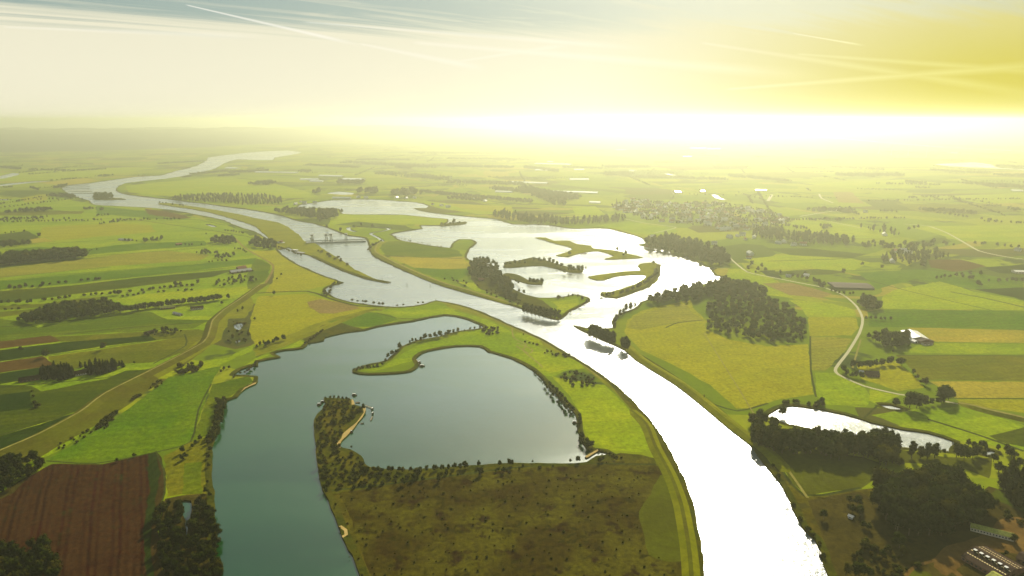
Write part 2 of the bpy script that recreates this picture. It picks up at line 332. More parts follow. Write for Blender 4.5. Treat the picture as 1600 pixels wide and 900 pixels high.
field('field', 'olive_deep', '-100,615 0,602 50,603 62,612 165,592 198,579 245,577 222,598 165,620 130,640 60,662 0,682 -100,720')
field('field', 'dark_green', '-100,632 0,616 45,612 52,637 0,644 -100,665')
field('field', 'dark_green', '-120,720 0,682 60,664 125,643 115,655 40,690 0,709 -120,770')
field('dike_slope', 'dike_brown', '-200,830 -60,745 0,712 60,685 125,650 165,620 240,578 292,546 324,520 334,498 352,508 348,525 318,548 262,592 230,612 170,652 100,692 60,716 20,735 -80,800')
field('meadow', 'dike_grass', '288,548 324,522 332,505 350,487 392,458 396,480 380,500 352,512 346,530 312,552 250,592 240,586')
field('meadow', 'lime', '245,592 300,566 352,560 400,536 395,548 362,562 330,575 262,592')
field('meadow', 'green', '72,719 180,655 235,612 262,590 318,577 346,572 330,600 312,650 300,690 245,708 180,718')
field('meadow', 'meadow_dull', '332,600 388,588 396,596 350,625 342,650 330,660 325,680 300,690 314,650')
field('marsh', 'marsh', '358,498 392,497 396,510 390,520 393,534 372,541 352,538 348,526 354,512')
field('ploughed_field', 'plough', '-160,840 -40,790 0,770 80,725 160,726 243,706 258,735 258,770 246,800 246,830 256,900 256,960 95,980 -100,960')
field('field_strip', 'plough_strip', '231,710 243,705 251,740 243,790 235,850 241,900 243,960 232,960 230,900 223,830 233,770')
field('field_strip', 'plough_tan', '243,705 253,715 259,750 256,785 246,820 250,850 256,900 257,960 243,960 241,900 235,850 243,790 251,740')
field('scrub_ground', 'dirt_dark', '-160,960 -40,800 20,770 55,735 70,728 0,770 -100,840')
field('meadow', 'olive', '256,712 300,690 326,682 330,720 328,770 300,776 285,772 262,776 259,740')
field('meadow', 'meadow_dull', '288,724 314,722 315,772 286,772')
field('scrub_ground', 'dirt_dark', '258,780 285,774 330,770 338,790 340,860 350,960 258,960 256,900 247,830')
# left bank by the weir
field('field', 'yellow', '392,392 434,391 462,411 505,431 532,439 508,446 485,452 455,456 412,459 426,442 430,420 412,404')
field('field', 'meadow_dull', '400,404 410,407 424,414 418,434 400,450 388,452 385,430')
field('field', 'yellow', '404,463 480,459 500,466 572,480 590,484 566,490 500,504 452,525 398,541 388,515 394,490')
field('field', 'tan', '480,472 502,467 556,478 562,482 522,490 500,490 485,481')
field('field', 'dike_grass', '450,524 500,503 570,484 578,486 520,506 470,525 400,552 395,546')
field('field', 'green', '512,503 575,487 615,492 622,500 585,510 555,511 522,505')
field('field', 'meadow', '572,484 612,483 682,476 712,481 706,490 640,497 622,496 600,488')
field('scrub_ground', 'bank_green', '470,530 505,508 530,504 560,512 575,516 540,520 508,532 484,538')
field('meadow', 'lime', '400,560 440,545 470,532 480,538 444,548 426,552 400,566 380,572')
# far meadows between the channels
field('meadow', 'lime', '196,290 260,284 340,276 420,284 480,300 500,308 445,310 330,302 280,308 232,304 200,300')
field('meadow', 'meadow', '200,300 232,304 280,312 330,318 440,322 460,316 500,312 470,330 400,326 300,313 240,308')
field('meadow', 'lime', '520,335 572,336 625,336 700,343 690,352 657,351 600,350 560,346 530,350 512,353')
field('meadow', 'lime', '662,314 700,318 800,322 800,336 745,334 690,326 665,320')
field('field', 'yellow', '700,318 800,323 800,334 720,326')
field('meadow', 'lime', '895,324 930,322 945,335 900,338')
field('field', 'meadow_dull', '594,388 598,381 606,377 626,377 676,385 716,391 722,400 700,402 650,401 602,399')
field('field', 'straw', '606,400 650,402 722,404 734,411 733,419 690,420 648,418 625,409')
field('field', 'green', '648,419 690,421 733,420 731,430 715,437 700,437 665,428')
field('meadow', 'lime', '715,440 742,442 770,452 772,456 745,455')
field('meadow', 'lime', '860,471 904,466 904,474 884,488 868,490 872,478')
field('scrub_ground', 'bank_green', '735,412 760,410 800,440 820,460 850,470 870,492 830,484 790,466 750,452 735,436')
# further narrow parcels of the left farmland
field('field', 'green', '0,390 60,386 140,388 200,381 320,376 322,384 200,392 140,398 100,396 40,394')
field('field', 'olive', '0,331 60,328 130,330 128,334 40,337 -40,336')
field('field', 'green', '150,322 230,330 300,343 240,342 150,334')
field('field', 'brown', '226,326 262,331 300,340 282,342 232,335')
field('field', 'yellow', '60,304 76,303 74,312 40,316 30,310')
field('field', 'olive', '0,478 60,475 130,466 176,462 120,474 40,482 -40,486')
line('ditch', 'ditch', '0,396 60,393 140,400 320,387', 5)
line('ditch', 'ditch', '0,433 100,424 170,417', 4)
line('ditch', 'ditch', '-20,512 40,508 110,500', 4)
line('ditch', 'ditch', '0,605 60,600 165,590 245,574', 3)
line('ditch', 'ditch', '0,680 60,662 120,645', 3)
line('ditch', 'ditch', '205,345 290,341 352,352', 5)
# right of the lakes
field('field', 'meadow', '930,352 978,346 1050,356 1060,362 1030,368 1000,366 965,357')
field('field', 'yellow', '975,520 980,500 1000,486 1032,478 1078,468 1082,480 1104,502 1102,514 1140,531 1200,541 1263,538 1268,600 1272,616 1215,625 1172,638 1150,638 1110,602 1060,574 1000,546')
field('field', 'wheat', '980,512 990,494 1034,480 1074,474 1078,486 1098,500 1040,508 1000,516')
field('field', 'wheat', '1266,526 1300,526 1332,529 1318,552 1290,579 1268,579')
field('field', 'lime', '1232,468 1300,474 1335,484 1338,495 1262,495 1250,480')
field('field', 'yellow', '1262,495 1338,496 1341,512 1330,524 1264,525')
field('field', 'tan', '1192,443 1238,442 1300,459 1284,465 1232,461')
field('field', 'dark_green', '1222,436 1196,432 1175,424 1210,422')
field('field', 'lime', '1138,420 1180,420 1215,440 1190,443 1240,465 1190,460 1150,448 1136,436')
field('field', 'green', '1356,487 1382,483 1600,486 1760,488 1760,520 1600,515 1407,511 1358,510')
field('field', 'straw', '1417,512 1600,516 1760,520 1760,545 1600,536 1455,534 1444,522')
field('field', 'meadow', '1440,536 1600,537 1760,546 1760,560 1600,553 1420,552 1422,545')
field('field', 'olive', '1400,555 1600,555 1760,562 1760,605 1600,595 1440,593 1422,574')
field('field', 'straw', '1452,596 1600,596 1760,606 1760,640 1600,622 1492,622 1470,606')
field('field', 'yellow', '1494,624 1600,624 1760,642 1760,665 1600,645 1500,631')
field('field', 'yellow', '1336,566 1398,564 1430,588 1444,606 1404,611 1346,592')
field('meadow', 'meadow', '1274,582 1305,583 1350,606 1362,622 1352,636 1292,632 1276,618')
field('meadow', 'lime', '1360,608 1405,618 1372,632 1358,626')
field('meadow', 'meadow', '1362,648 1415,640 1500,635 1600,664 1700,690 1700,720 1545,695 1490,688 1412,668')
field('field', 'olive_deep', '1545,681 1600,668 1700,680 1700,730 1600,698 1560,690')
field('field', 'green', '1340,426 1480,418 1600,440 1600,450 1520,452 1430,436 1370,452')
field('field', 'lime', '1400,452 1470,440 1520,455 1600,470 1600,485 1380,482 1378,462')
field('field', 'olive_deep', '1195,388 1260,388 1356,397 1332,403 1240,400')
field('field', 'olive_deep', '1268,421 1296,420 1322,426 1300,429 1220,430 1200,425')
field('field', 'dark_green', '1290,447 1362,447 1366,453 1300,455')
field('field', 'brown', '1448,406 1500,405 1542,416 1492,425 1456,418')
field('field', 'dark_green', '1536,418 1600,413 1700,412 1700,430 1600,428 1562,427')
field('field', 'dark_green', '1520,452 1600,449 1700,450 1700,480 1600,468')
field('field', 'lime', '1418,354 1600,351 1760,352 1760,380 1500,377 1460,364')
field('field', 'lime', '1230,398 1330,404 1360,410 1330,424 1270,420 1200,420 1160,405')
field('field', 'lime', '1200,345 1260,340 1340,352 1405,368 1380,372 1320,372 1230,358')
field('field', 'olive_deep', '1345,312 1400,312 1432,328 1378,330')
field('field', 'tan', '1300,300 1330,300 1350,318 1310,316')
field('field', 'brown', '1000,258 1130,258 1180,264 1060,266')
field('field', 'olive', '1150,270 1260,268 1300,276 1180,280')
field('field', 'lime', '1250,286 1420,280 1500,290 1340,296')
field('field', 'lime', '1480,306 1640,300 1640,316 1530,318')
field('field', 'olive', '1400,318 1560,320 1600,332 1440,332')
field('field', 'lime', '0,270 120,262 250,262 150,276 30,284 -40,282')
field('field', 'straw', '60,286 130,278 160,282 110,290')
# right bank near
field('field', 'heath_green', '1208,700 1250,697 1300,708 1350,714 1376,724 1374,745 1345,762 1260,774 1232,748')
field('field', 'heath_green', '1404,702 1480,715 1552,716 1545,748 1500,730 1400,722')
field('scrub_ground', 'heath_pale', '1196,700 1232,748 1260,776 1345,764 1380,760 1360,800 1350,900 1350,990 1330,990 1296,900 1272,845 1240,795')
field('scrub_ground', 'dirt_dark', '1262,782 1345,768 1400,800 1480,820 1545,760 1700,800 1700,1000 1310,1000 1290,850')
field('meadow', 'olive_deep', '1545,775 1600,800 1700,850 1700,830 1600,788 1560,765')
field('farmyard', 'dirt', '1462,868 1478,852 1505,846 1540,832 1570,808 1620,815 1640,870 1560,862 1500,884 1480,900 1460,885', 1)
field('meadow', 'heath_green', '1420,890 1450,893 1462,905 1450,920 1410,915')
line('track', 'dirt', '1415,900 1430,885 1462,875 1478,868', 3.5)
line('track', 'dirt', '1478,868 1474,878 1500,900 1530,930', 6)
# strip between lake and river, and the heath
field('river_foreland', 'dike_grass', '700,480 760,498 800,514 860,545 920,580 960,612 1000,655 1030,700 1052,745 1072,810 1085,900 1090,980 1150,980 1101,900 1092,830 1070,750 1045,700 1015,655 975,612 920,571 850,530 750,486 690,470', jit=.05)
field('river_foreland', 'bank', '960,603 990,640 1020,675 1040,712 1058,762 1078,850 1086,980 1150,980 1101,900 1092,830 1070,750 1045,700 1015,655 975,612 962,600', jit=.05)
field('meadow', 'meadow', '650,498 700,484 760,498 840,540 895,575 860,590 835,580 800,560 765,548 740,540 690,540 640,565 585,580 562,578 600,572 650,540 740,518 756,512 730,495 695,490')
field('meadow', 'lime', '835,560 862,556 900,560 914,575 880,578 858,582 842,572')
field('meadow', 'lime', '862,588 930,600 945,601 980,636 1012,672 1022,700 1000,707 950,702 924,690 910,662 904,640 885,612')
field('meadow', 'lime', '810,520 838,526 850,540 820,530 802,524')
field('heath', 'heath', '510,768 600,752 700,742 800,729 950,716 1030,722 1062,770 1080,860 1090,980 1090,1400 500,1400 560,900 530,820')
field('meadow', 'heath_green', '1032,742 1052,748 1066,790 1073,830 1077,874 1040,877 1014,866 1003,826 998,800 1013,778', 1)
field('scrub_ground', 'scrub', '590,733 700,731 800,722 917,718 970,708 1000,710 1024,716 1024,725 950,720 800,734 640,752 520,770 505,755')
field('scrub_ground', 'scrub', '505,620 555,622 572,636 572,648 545,676 532,692 532,700 560,712 575,728 592,736 640,752 520,772 500,758 494,725 490,687 489,655 500,640 508,630')
field('clearing', 'heath_pale', '512,645 540,636 548,642 530,652 520,665 522,680 514,682 508,668 505,655', 1)
field('river_bank', 'bank', '505,775 530,772 545,800 560,850 580,900 590,960 560,900 530,825', 0)
line('track', 'ditch', '516,767 640,752 800,731 900,724 1030,726', 3)
line('track', 'track', '600,377 590,383 587,395 618,412 660,431 700,446 800,474 850,486', 4)
line('track', 'track', '640,478 690,473 760,494 800,511 850,534 900,562 940,592', 3)
line('track', 'track', '800,512 803,528 822,538 818,548 840,566 848,574', 3)
line('track', 'track', '808,536 832,546 826,552 806,540', 3)
line('track', 'dike_brown', '948,592 985,636 1010,665 1022,700 1028,728', 4)
line('track', 'dike_grass', '1050,745 1066,790 1076,850 1080,900 1082,980', 4)
line('ditch', 'ditch', '968,530 1000,560 1060,595 1100,625 1152,642 1200,630', 4)
line('ditch', 'ditch', '1040,512 1060,504 1100,500', 4)
line('ditch', 'ditch', '1266,525 1267,578 1275,620', 3)
line('ditch', 'ditch', '0,438 100,429 200,421 325,410', 4)
line('ditch', 'ditch', '112,443 225,431 375,417', 4)
line('ditch', 'ditch', '0,564 100,552 246,531 290,524', 3)
line('ditch', 'ditch', '100,522 200,512 300,505', 4)
line('ditch', 'ditch', '240,568 290,540 288,522', 3)
line('ditch', 'ditch', '72,720 150,724 245,706 298,690 310,640 330,600', 2.5)
line('ditch', 'ditch', '244,706 256,735 257,770 247,800', 2)
line('ditch', 'ditch', '400,458 480,455 520,468 560,478 620,480', 8)
line('ditch', 'ditch', '400,558 480,524 570,488 620,497 650,498', 3)
line('ditch', 'ditch', '180,374 100,379 0,386', 5)
line('ditch', 'ditch', '210,343 260,350 330,360 400,372', 6)
line('ditch', 'ditch', '602,400 722,404', 6)
line('ditch', 'ditch', '1200,408 1300,405 1360,401', 6)
line('ditch', 'ditch', '1300,424 1420,420 1500,425 1600,418', 5)
line('ditch', 'ditch', '1330,430 1420,455 1550,485', 4)
line('ditch', 'ditch', '1485,456 1540,466 1600,480', 7)
line('ditch', 'ditch', '1496,630 1540,641 1600,655 1700,680', 10)
line('ditch', 'ditch', '1350,653 1372,633', 3)
line('ditch', 'ditch', '1450,655 1530,680 1600,705', 5)
line('ditch', 'ditch', '1206,712 1256,774 1345,762', 4)
line('ditch', 'ditch', '1480,622 1600,623', 3)
line('ditch', 'ditch', '1400,555 1600,556', 3)
line('road', 'road', '1132,393 1146,408 1168,425 1200,432 1240,440 1290,450 1318,461 1338,478 1348,498 1343,520 1325,550 1306,575 1310,585 1350,603 1405,616 1450,622 1497,631', 5)
line('road', 'track', '1497,631 1540,645 1600,659 1700,688', 5)
line('road', 'road', '1412,350 1450,353 1480,364 1512,382 1530,392 1560,399 1600,405 1700,412', 7)
line('road', 'road', '977,342 1010,349 1056,355 1040,360 1022,364', 6)
line('road', 'track', '1345,530 1332,575', 3)
line('track', 'tan', '367,372 386,390 422,410 427,420 415,442 400,452 375,470 350,487 333,503 329,516', 6)
line('track', 'dike_brown', '329,516 318,538 250,575 165,618 125,648 60,683 0,709 -60,740', 4)
line('track', 'track', '1205,704 1232,735 1262,778', 3)
line('track', 'track', '1100,520 1180,650 1200,700', 2)
line('track', 'road', '1250,338 1300,330 1315,332', 8)
line('track', 'road', '1255,340 1300,347 1345,356', 6)
line('track', 'road', '1280,303 1284,310 1302,317', 10)
line('track', 'road', '1200,314 1206,304', 16)
REG_BANK = len(REG)

# ---- water bodies
RIVER = '''1101,900 1097,860 1092,830 1085,795 1073,755 1063,735 1055,718 1045,700 1032,677 1015,655 995,632 975,612 950,592 920,571 892,555 850,530 800,508
750,486 722,477 682,469 665,474 645,478 615,479 585,477 550,472 525,465 510,456 509,451 517,446 536,441 510,432 485,422 462,411 445,400 434,390 436,383 422,375 400,362 375,355 350,344 312,336 262,327 225,324
190,322 160,321 145,319 140,314 117,307 107,302 96,294 107,289 140,286 175,281 212,276 250,274 265,270 287,264 307,259 322,251 326,246 337,244 370,240 400,237 425,236 450,235 470,238 460,241 430,246 427,250 400,250
370,249 350,255 335,264 312,269 287,275 250,280 212,284 192,287 181,294 184,300 200,304 225,307 262,311 300,316 350,322 400,329 437,336 462,344 490,349 507,354 520,359 545,368 570,371 574,379 577,387 579,396 600,409 637,425 687,442
725,455 762,466 800,477 825,485 850,494 872,499 882,494 892,485 905,479 922,470 921,465 905,461 895,460 877,464 842,465 820,460 800,450 795,435 785,430 780,422 762,412 732,406 730,397 736,387 744,379 737,374 717,374
705,381 704,387 675,384 625,375 617,369 611,366 625,362 660,357 657,352 687,352 700,347 700,342 675,340 625,335 572,335 535,334 530,326 492,325 465,325 470,319 490,317 520,312 575,311 625,314 650,316 670,321 665,325 647,325 662,330 700,335 750,340
775,342 800,350 837,350 862,352 880,355 900,357 937,356 960,359 990,367 1007,374 1010,380 997,382 1020,387 1045,391 1050,397 1065,401 1075,399 1077,404 1095,411 1102,416 1117,419 1111,422 1117,430 1130,432 1127,436 1107,441
1075,451 1050,460 1025,465 1000,472 992,482 972,488 962,494 956,502 957,512 940,513 925,513 915,512 896,508 912,517 940,530 960,539 985,550 1000,557 1025,572 1062,597 1100,625 1125,645 1150,670 1175,697 1195,725 1220,757 1240,795 1252,822 1272,841 1282,860 1287,880 1296,900
1335,1000 1400,1400 1140,1400 1115,1000'''
LAKE = '''346,900 337,862 336,787 331,737 332,700 337,680 347,650 352,627 370,620 382,607 400,599 404,590 402,587 382,586 365,585 375,577 392,571 404,571 404,564 425,560 439,557 427,551 445,547 472,544 482,536 505,532 507,527 540,519 572,515 590,510 625,504
645,502 650,500 695,492 725,497 755,509 752,512 742,514 717,517 687,525 650,532 625,542 605,562 580,568 557,574 550,581 575,585 632,582 647,577 655,570 650,560 660,551 682,545 712,541 750,541 762,549 800,560 832,577 855,600 880,627 900,647 902,670 907,685
920,701 926,703 915,714 920,713 935,704 955,709 932,712 917,721 880,724 800,723 750,726 650,733 587,732 570,724 565,712 547,702 531,697 532,690 540,682 560,660 571,645 570,637 555,632 552,624 507,621 510,630 502,640 491,655 492,687 494,705 496,727
502,755 507,770 517,792 527,815 531,827 540,847 550,867 560,890 562,900 600,1000 720,1400 200,1400 352,1000'''
PONDS = ['1200,650 1209,641 1227,634 1250,634 1280,639 1320,647 1362,660 1412,671 1450,676 1492,690 1485,697 1482,705 1465,702 1400,698 1350,692 1290,674 1230,662',
 '1372,632 1390,632 1415,639 1400,640 1385,637', '1532,707 1550,703 1555,707 1540,711', '365,507 374,504 381,505 379,512 372,516 366,512', '367,533 374,530 376,533 371,536',
 '283,782 299,782 300,800 296,812 292,840 289,840 290,812 284,800', '320,351 328,350 339,354 333,355', '510,302 530,299 552,301 550,304 530,304',
 '1457,256 1487,255 1520,253 1550,257 1562,262 1640,266 1640,268 1532,262 1487,260', '0,275 20,270 30,271 26,274 5,279 -20,279', '0,311 14,311 14,313 0,312', '-30,292 20,286 55,283 85,283 55,285 20,289 -30,294']
ISLES = [('river_strip', 'dike_grass', '246,318 262,317 287,320 325,326 375,335 400,341 437,348 455,358 470,370 475,377 492,380 510,392 535,407 555,421 585,435 607,441 600,441 575,436 540,424 517,414 487,400 462,392 450,386 438,390 434,388 430,381 421,377 422,373 410,363 400,354 375,345 325,331 275,323'),
 ('island', 'dike_grass', '836,371 852,371 867,376 889,376 900,381 924,384 927,388 960,391 980,396 1005,402 980,404 950,405 945,404 960,400 947,395 935,392 920,393 900,397 887,401 869,399 885,394 895,389 887,385 867,380 850,375'),
 ('island', 'dike_grass', '919,432 940,429 975,424 1000,422 997,416 1000,412 1022,410 1029,415 1027,430 1029,437 1012,447 985,457 962,465 950,464 940,461 941,456 955,456 990,445 1007,435 1009,430 985,429 960,432 945,437 930,437'),
 ('island', 'bank_green', '790,409 810,407 832,402 850,406 885,416 912,422 905,426 890,425 850,415 818,416 800,418 787,417'),
 ('island', 'bank_green', '788,427 800,427 812,430 825,437 847,437 848,444 825,443 800,436 786,433'),
 ('island', 'bank_green', '146,309 176,309 196,311 176,312 150,312'), ('island', 'bank_green', '688,350 727,346 726,350 690,353')]
bank = []
for s in [RIVER, LAKE] + PONDS[:4]:
    p = world(smooth(P(s), True, 2)); bank += ribbon(p + [p[0]], 15)
REG.append(('river_bank', 'bank_green', bank))
REG.append(('sand_beach', 'sand', ribbon(world(P('529,700 530,692 540,680 560,660 571,645 570,636')), 5) + ribbon(world(P('552,632 552,623')), 5) + ribbon(world(P('531,822 540,828 541,835 533,840')), 3.5) + ribbon(world(P('372,621 384,606 400,598')), 5) + ribbon(world(P('912,716 920,712 936,703')), 5) + [world(P('532,692 535,678 548,667 560,658 566,652 568,652 559,662 544,680 536,690'))]))
i_w = len(REG)
REG.append(('river', 'river_water', [jitter(world(smooth(P(RIVER), True, 2)), .10)]))
REG.append(('lake', 'lake_water', [jitter(world(smooth(P(LAKE), True, 2)), .10)]))
for k, s in enumerate(PONDS): REG.append(('pond', 'lake_water' if k == 5 else 'river_water', [jitter(world(smooth(P(s), True, 2)), .08)]))
REG.append(('creek', 'river_water', ribbon(world(smooth(P('556,362 546,359 544,356 552,354 575,355 590,355 604,356 608,358 598,361 585,363 579,365 584,368 592,372 599,377'), False)), 17, 13)))
REG.append(('far_river', 'river_water', ribbon(world(P('1130,193 1200,203 1300,215 1375,222 1475,230 1640,238')), 120)))
REG.append(('creek', 'river_water', ribbon(world(P('1040,271 1055,274')), 40) + ribbon(world(P('1114,303 1122,309 1132,312')), 30)))
i_w2 = len(REG)
for n_, m_, s in ISLES:
    p = jitter(world(smooth(P(s), True, 2)), .08); REG.append((n_, m_, [p]))
REG.append(('groyne', 'bank', sum((ribbon(world(P(s)), 9) for s in ('105,289.5 138,288.6', '102,292.3 140,291.6', '100,295.2 140,294.6', '107,298.3 143,298.6', '112,301.5 146,302', '176,311.5 196,311.6')), [])))
REG.append(('islet_shore', 'bank_green', sum((ribbon(world(P(s)), 12) for s in ('608,441 575,435 540,423 517,413 487,399', '1029,413 1028,430 1012,447 985,457 962,465 941,460')), [])))
BASE = [(-60000, -2500), (60000, -2500), (60000, 72000), (-60000, 72000)]
def build_ground():
    V = []; Ed = []; idx = {}
    def vid(p):
        k = (round(p[0], 3), round(p[1], 3))
        if k not in idx: idx[k] = len(V); V.append(Vector(k))
        return idx[k]
    polys = [BASE] + [p for r in REG for p in r[2]]
    for p in polys:
        ids = [vid(q) for q in p]
        for a, b in zip(ids, ids[1:] + ids[:1]):
            if a != b: Ed.append((a, b))
    v, e, f, *_ = delaunay_2d_cdt(V, Ed, [], 0, 0.02)
    v = np.array([(a.x, a.y) for a in v]); f = np.array([tuple(q)[:3] for q in f]); c = v[f].mean(1)
    owner = np.full(len(f), -1)
    for i, (_, _, ps) in enumerate(REG):
        for p in ps:
            a = np.array(p); lo, hi = a.min(0), a.max(0)
            ids = np.nonzero((c[:, 0] >= lo[0]) & (c[:, 0] <= hi[0]) & (c[:, 1] >= lo[1]) & (c[:, 1] <= hi[1]))[0]
            if not len(ids): continue
            q = c[ids]; b = np.roll(a, -1, 0); ins = np.zeros(len(ids), bool)
            for (x0, y0), (x1, y1) in zip(a, b):
                if y0 == y1: continue
                ins ^= ((q[:, 1] > y0) != (q[:, 1] > y1)) & (q[:, 0] < (x1 - x0) * (q[:, 1] - y0) / (y1 - y0) + x0)
            owner[ids[ins]] = i
    area = (v[f[:, 1], 0] - v[f[:, 0], 0]) * (v[f[:, 2], 1] - v[f[:, 0], 1]) - (v[f[:, 1], 1] - v[f[:, 0], 1]) * (v[f[:, 2], 0] - v[f[:, 0], 0])
    f[area < 0] = f[area < 0][:, ::-1]
    for i in range(-1, len(REG)):
        sel_ = f[owner == i]
        if not len(sel_): continue
        u, inv = np.unique(sel_, return_inverse=True); inv = inv.reshape(-1, 3)
        name, mt = ('ground', 'plain_ground') if i < 0 else REG[i][:2]
        z = -1.6 if i_w <= i < i_w2 else 0.0
        tag(mesh_obj(name, [(x, y, z) for x, y in v[u]], inv.tolist(), mt), kind='structure')
    wat = (owner >= i_w) & (owner < i_w2); ed = {}
    for k in range(len(f)):
        for a, b in ((0, 1), (1, 2), (2, 0)): ed.setdefault((min(f[k, a], f[k, b]), max(f[k, a], f[k, b])), []).append(k)
    mb = MB()
    for (a, b), ks in ed.items():
        if len(ks) == 2 and wat[ks[0]] != wat[ks[1]]:
            (x0, y0), (x1, y1) = v[a], v[b]; mb.add([(x0, y0, 0), (x1, y1, 0), (x1, y1, -1.8), (x0, y0, -1.8)], [(0, 1, 2, 3)])
    tag(mb.obj('shore_edge', 'bank'), kind='structure')
    print('GROUND', len(v), len(f))
build_ground()

# ---- dikes: raised grass ridges with their crest a few metres up
def dike(s, h, top, base, mt, crest=None):
    pts = world(smooth(P(s), False)); mb = MB(); rows = []
    for i in range(len(pts)):
        a = pts[max(i - 1, 0)]; b = pts[min(i + 1, len(pts) - 1)]; dx_, dy_ = b[0] - a[0], b[1] - a[1]; l = math.hypot(dx_, dy_) or 1; nx, ny = -dy_ / l, dx_ / l
        hh = h * min(1, i / 2, (len(pts) - 1 - i) / 2)
        rows += [(pts[i][0] + nx * o, pts[i][1] + ny * o, z) for o, z in ((-base / 2, -.3), (-top / 2, hh), (top / 2, hh), (base / 2, -.3))]
    fs = [(4 * i + k + 1, 4 * i + k, 4 * i + 4 + k, 4 * i + 5 + k) for i in range(len(pts) - 1) for k in range(3)]
    mb.add(rows, fs, 0)
    o = mesh_obj('dike', rows, fs, [mt, crest or mt], None, [0 if k % 3 != 1 else 1 for k in range(len(fs))]); tag(o, kind='structure')
dike('-60,740 0,709 60,683 125,648 165,618 250,575 318,538 329,516 333,503 350,487 375,470 400,452 415,442', 4.5, 3, 26, 'dike_brown', 'track')
dike('600,377 590,383 587,395 618,412 660,431 700,446 800,474', 3.5, 5, 26, 'dike_grass', 'track')
dike('968,528 1000,560 1060,597 1100,627 1150,668 1200,706 1232,738', 3.0, 4, 20, 'dike_grass')
dike('985,640 1010,665 1024,700 1048,745 1064,790 1075,850 1080,900 1084,990', 2.5, 4, 18, 'dike_grass', 'dike_brown')
dike('400,556 480,523 572,486 600,484', 2.5, 4, 22, 'dike_grass')
dike('1497,629 1540,642 1600,656 1700,684', 3.5, 6, 22, 'dike_grass', 'track')

# ---- wooded hills across the far bank
def hills(name, s_front, s_back, hfun, mt, n=160, k=26):
    a = world(P(s_front)); b = world(P(s_back)); vs = []
    def interp(l, u):
        u *= len(l) - 1; i = min(int(u), len(l) - 2); q = u - i; return (l[i][0] * (1 - q) + l[i + 1][0] * q, l[i][1] * (1 - q) + l[i + 1][1] * q)
    from mathutils import noise as N_
    for i in range(n + 1):
        p, q = interp(a, i / n), interp(b, i / n)
        for j in range(k + 1):
            u = j / k; x = p[0] + (q[0] - p[0]) * u; y = p[1] + (q[1] - p[1]) * u
            z = hfun(i / n, u) * (1 + .35 * N_.noise(Vector((x / 1300, y / 1300, 0))) + .18 * N_.noise(Vector((x / 350, y / 350, 3)))) - 2 + 5 * N_.noise(Vector((x / 60, y / 60, 9)))
            vs.append((x, y, z if 0 < j < k else -3))
    fs = [(i * (k + 1) + j, (i + 1) * (k + 1) + j, (i + 1) * (k + 1) + j + 1, i * (k + 1) + j + 1) for i in range(n) for j in range(k)]
    tag(mesh_obj(name, vs, fs, mt, smooth=True), kind='structure')
hills('wooded_hills', '-900,240 -300,240 0,238 150,236 320,230 420,224 560,219 700,215 830,209', '-1100,214 -300,214 0,213 150,213 320,211 420,209 560,208 700,206 830,204',
      lambda a, u: (192 + 14 * math.sin(a * 9)) * min(1, u * 1.5) ** .8 * min(1, (1 - a) * 5), 'hill_forest')

# ================================================================ TREES
def ico(sub):
    bm = bmesh.new(); bmesh.ops.create_icosphere(bm, subdivisions=sub, radius=1.0)
    v = np.array([tuple(a.co) for a in bm.verts]); f = [tuple(x.index for x in q.verts) for q in bm.faces]; bm.free(); return v, f
ICO1, ICO2 = ico(1), ico(2)
def crown_geo(kind, seed, quads):
    r = np.random.default_rng(seed); L = []
    if kind in ('broad', 'grove'):
        for i in range(11):
            a = r.uniform(0, 6.28); q = r.uniform(0, 1) ** .6; z = r.uniform(.34, .80); k = math.sqrt(max(.05, 1 - ((z - .52) / .45) ** 2))
            L.append((math.cos(a) * q * .27 * k, math.sin(a) * q * .27 * k, z, r.uniform(.12, .20)))
        L.append((0, 0, .82, .15)); L.append((0, 0, .5, .22))
    elif kind == 'poplar':
        for i in range(12):
            z = .22 + .70 * i / 11; a = r.uniform(0, 6.28); wd = .19 * math.sin(math.pi * min(1, (z + .06) / 1.12)) ** .7
            L.append((math.cos(a) * wd * .4, math.sin(a) * wd * .4, z, wd * r.uniform(.55, .85)))
    elif kind == 'fir':
        for i in range(10):
            z = .14 + .80 * i / 9; wd = .22 * (1 - z) + .03; a = r.uniform(0, 6.28)
            L.append((math.cos(a) * wd * .25, math.sin(a) * wd * .25, z, wd))
    else:
        for i in range(9):
            a = r.uniform(0, 6.28); q = r.uniform(.1, .42); L.append((math.cos(a) * q, math.sin(a) * q, r.uniform(.25, .6), r.uniform(.20, .36)))
        L.append((0, 0, .62, .36))
    V, Fc, NO = [], [], []
    for (x, y, z, rad) in L:                                     # inner mass of each bough
        v, f = ICO1; n = 1 + r.uniform(-.22, .16, len(v)); vv = v * n[:, None] * rad * .82 + (x, y, z); b = len(V)
        V += [tuple(q) for q in vv]; Fc += [tuple(i + b for i in q) for q in f]; NO += [tuple(q) for q in v]
    wts = np.array([l[3] ** 2 for l in L]); wts /= wts.sum()
    for k in range(quads):                                       # leaf sprays
        x, y, z, rad = L[r.choice(len(L), p=wts)]; d = r.normal(size=3); d /= np.linalg.norm(d); p = np.array((x, y, z)) + d * rad * r.uniform(.82, 1.16)
        n = d + r.normal(size=3) * .6; n /= np.linalg.norm(n); n = n if n @ d > 0 else -n; a = np.cross(n, r.normal(size=3)); a /= np.linalg.norm(a); b_ = np.cross(n, a)
        s = r.uniform(.022, .045) * (1.6 if kind == 'bush' else 1) * (1.5 if quads < 300 else 1); b = len(V)
        V += [tuple(p + a * s), tuple(p + b_ * s * .8), tuple(p - a * s), tuple(p - b_ * s * .8)]; Fc.append((b, b + 1, b + 2, b + 3)); q = d * .8 + n * .35; q /= np.linalg.norm(q); NO += [tuple(q)] * 4
    return V, Fc, NO
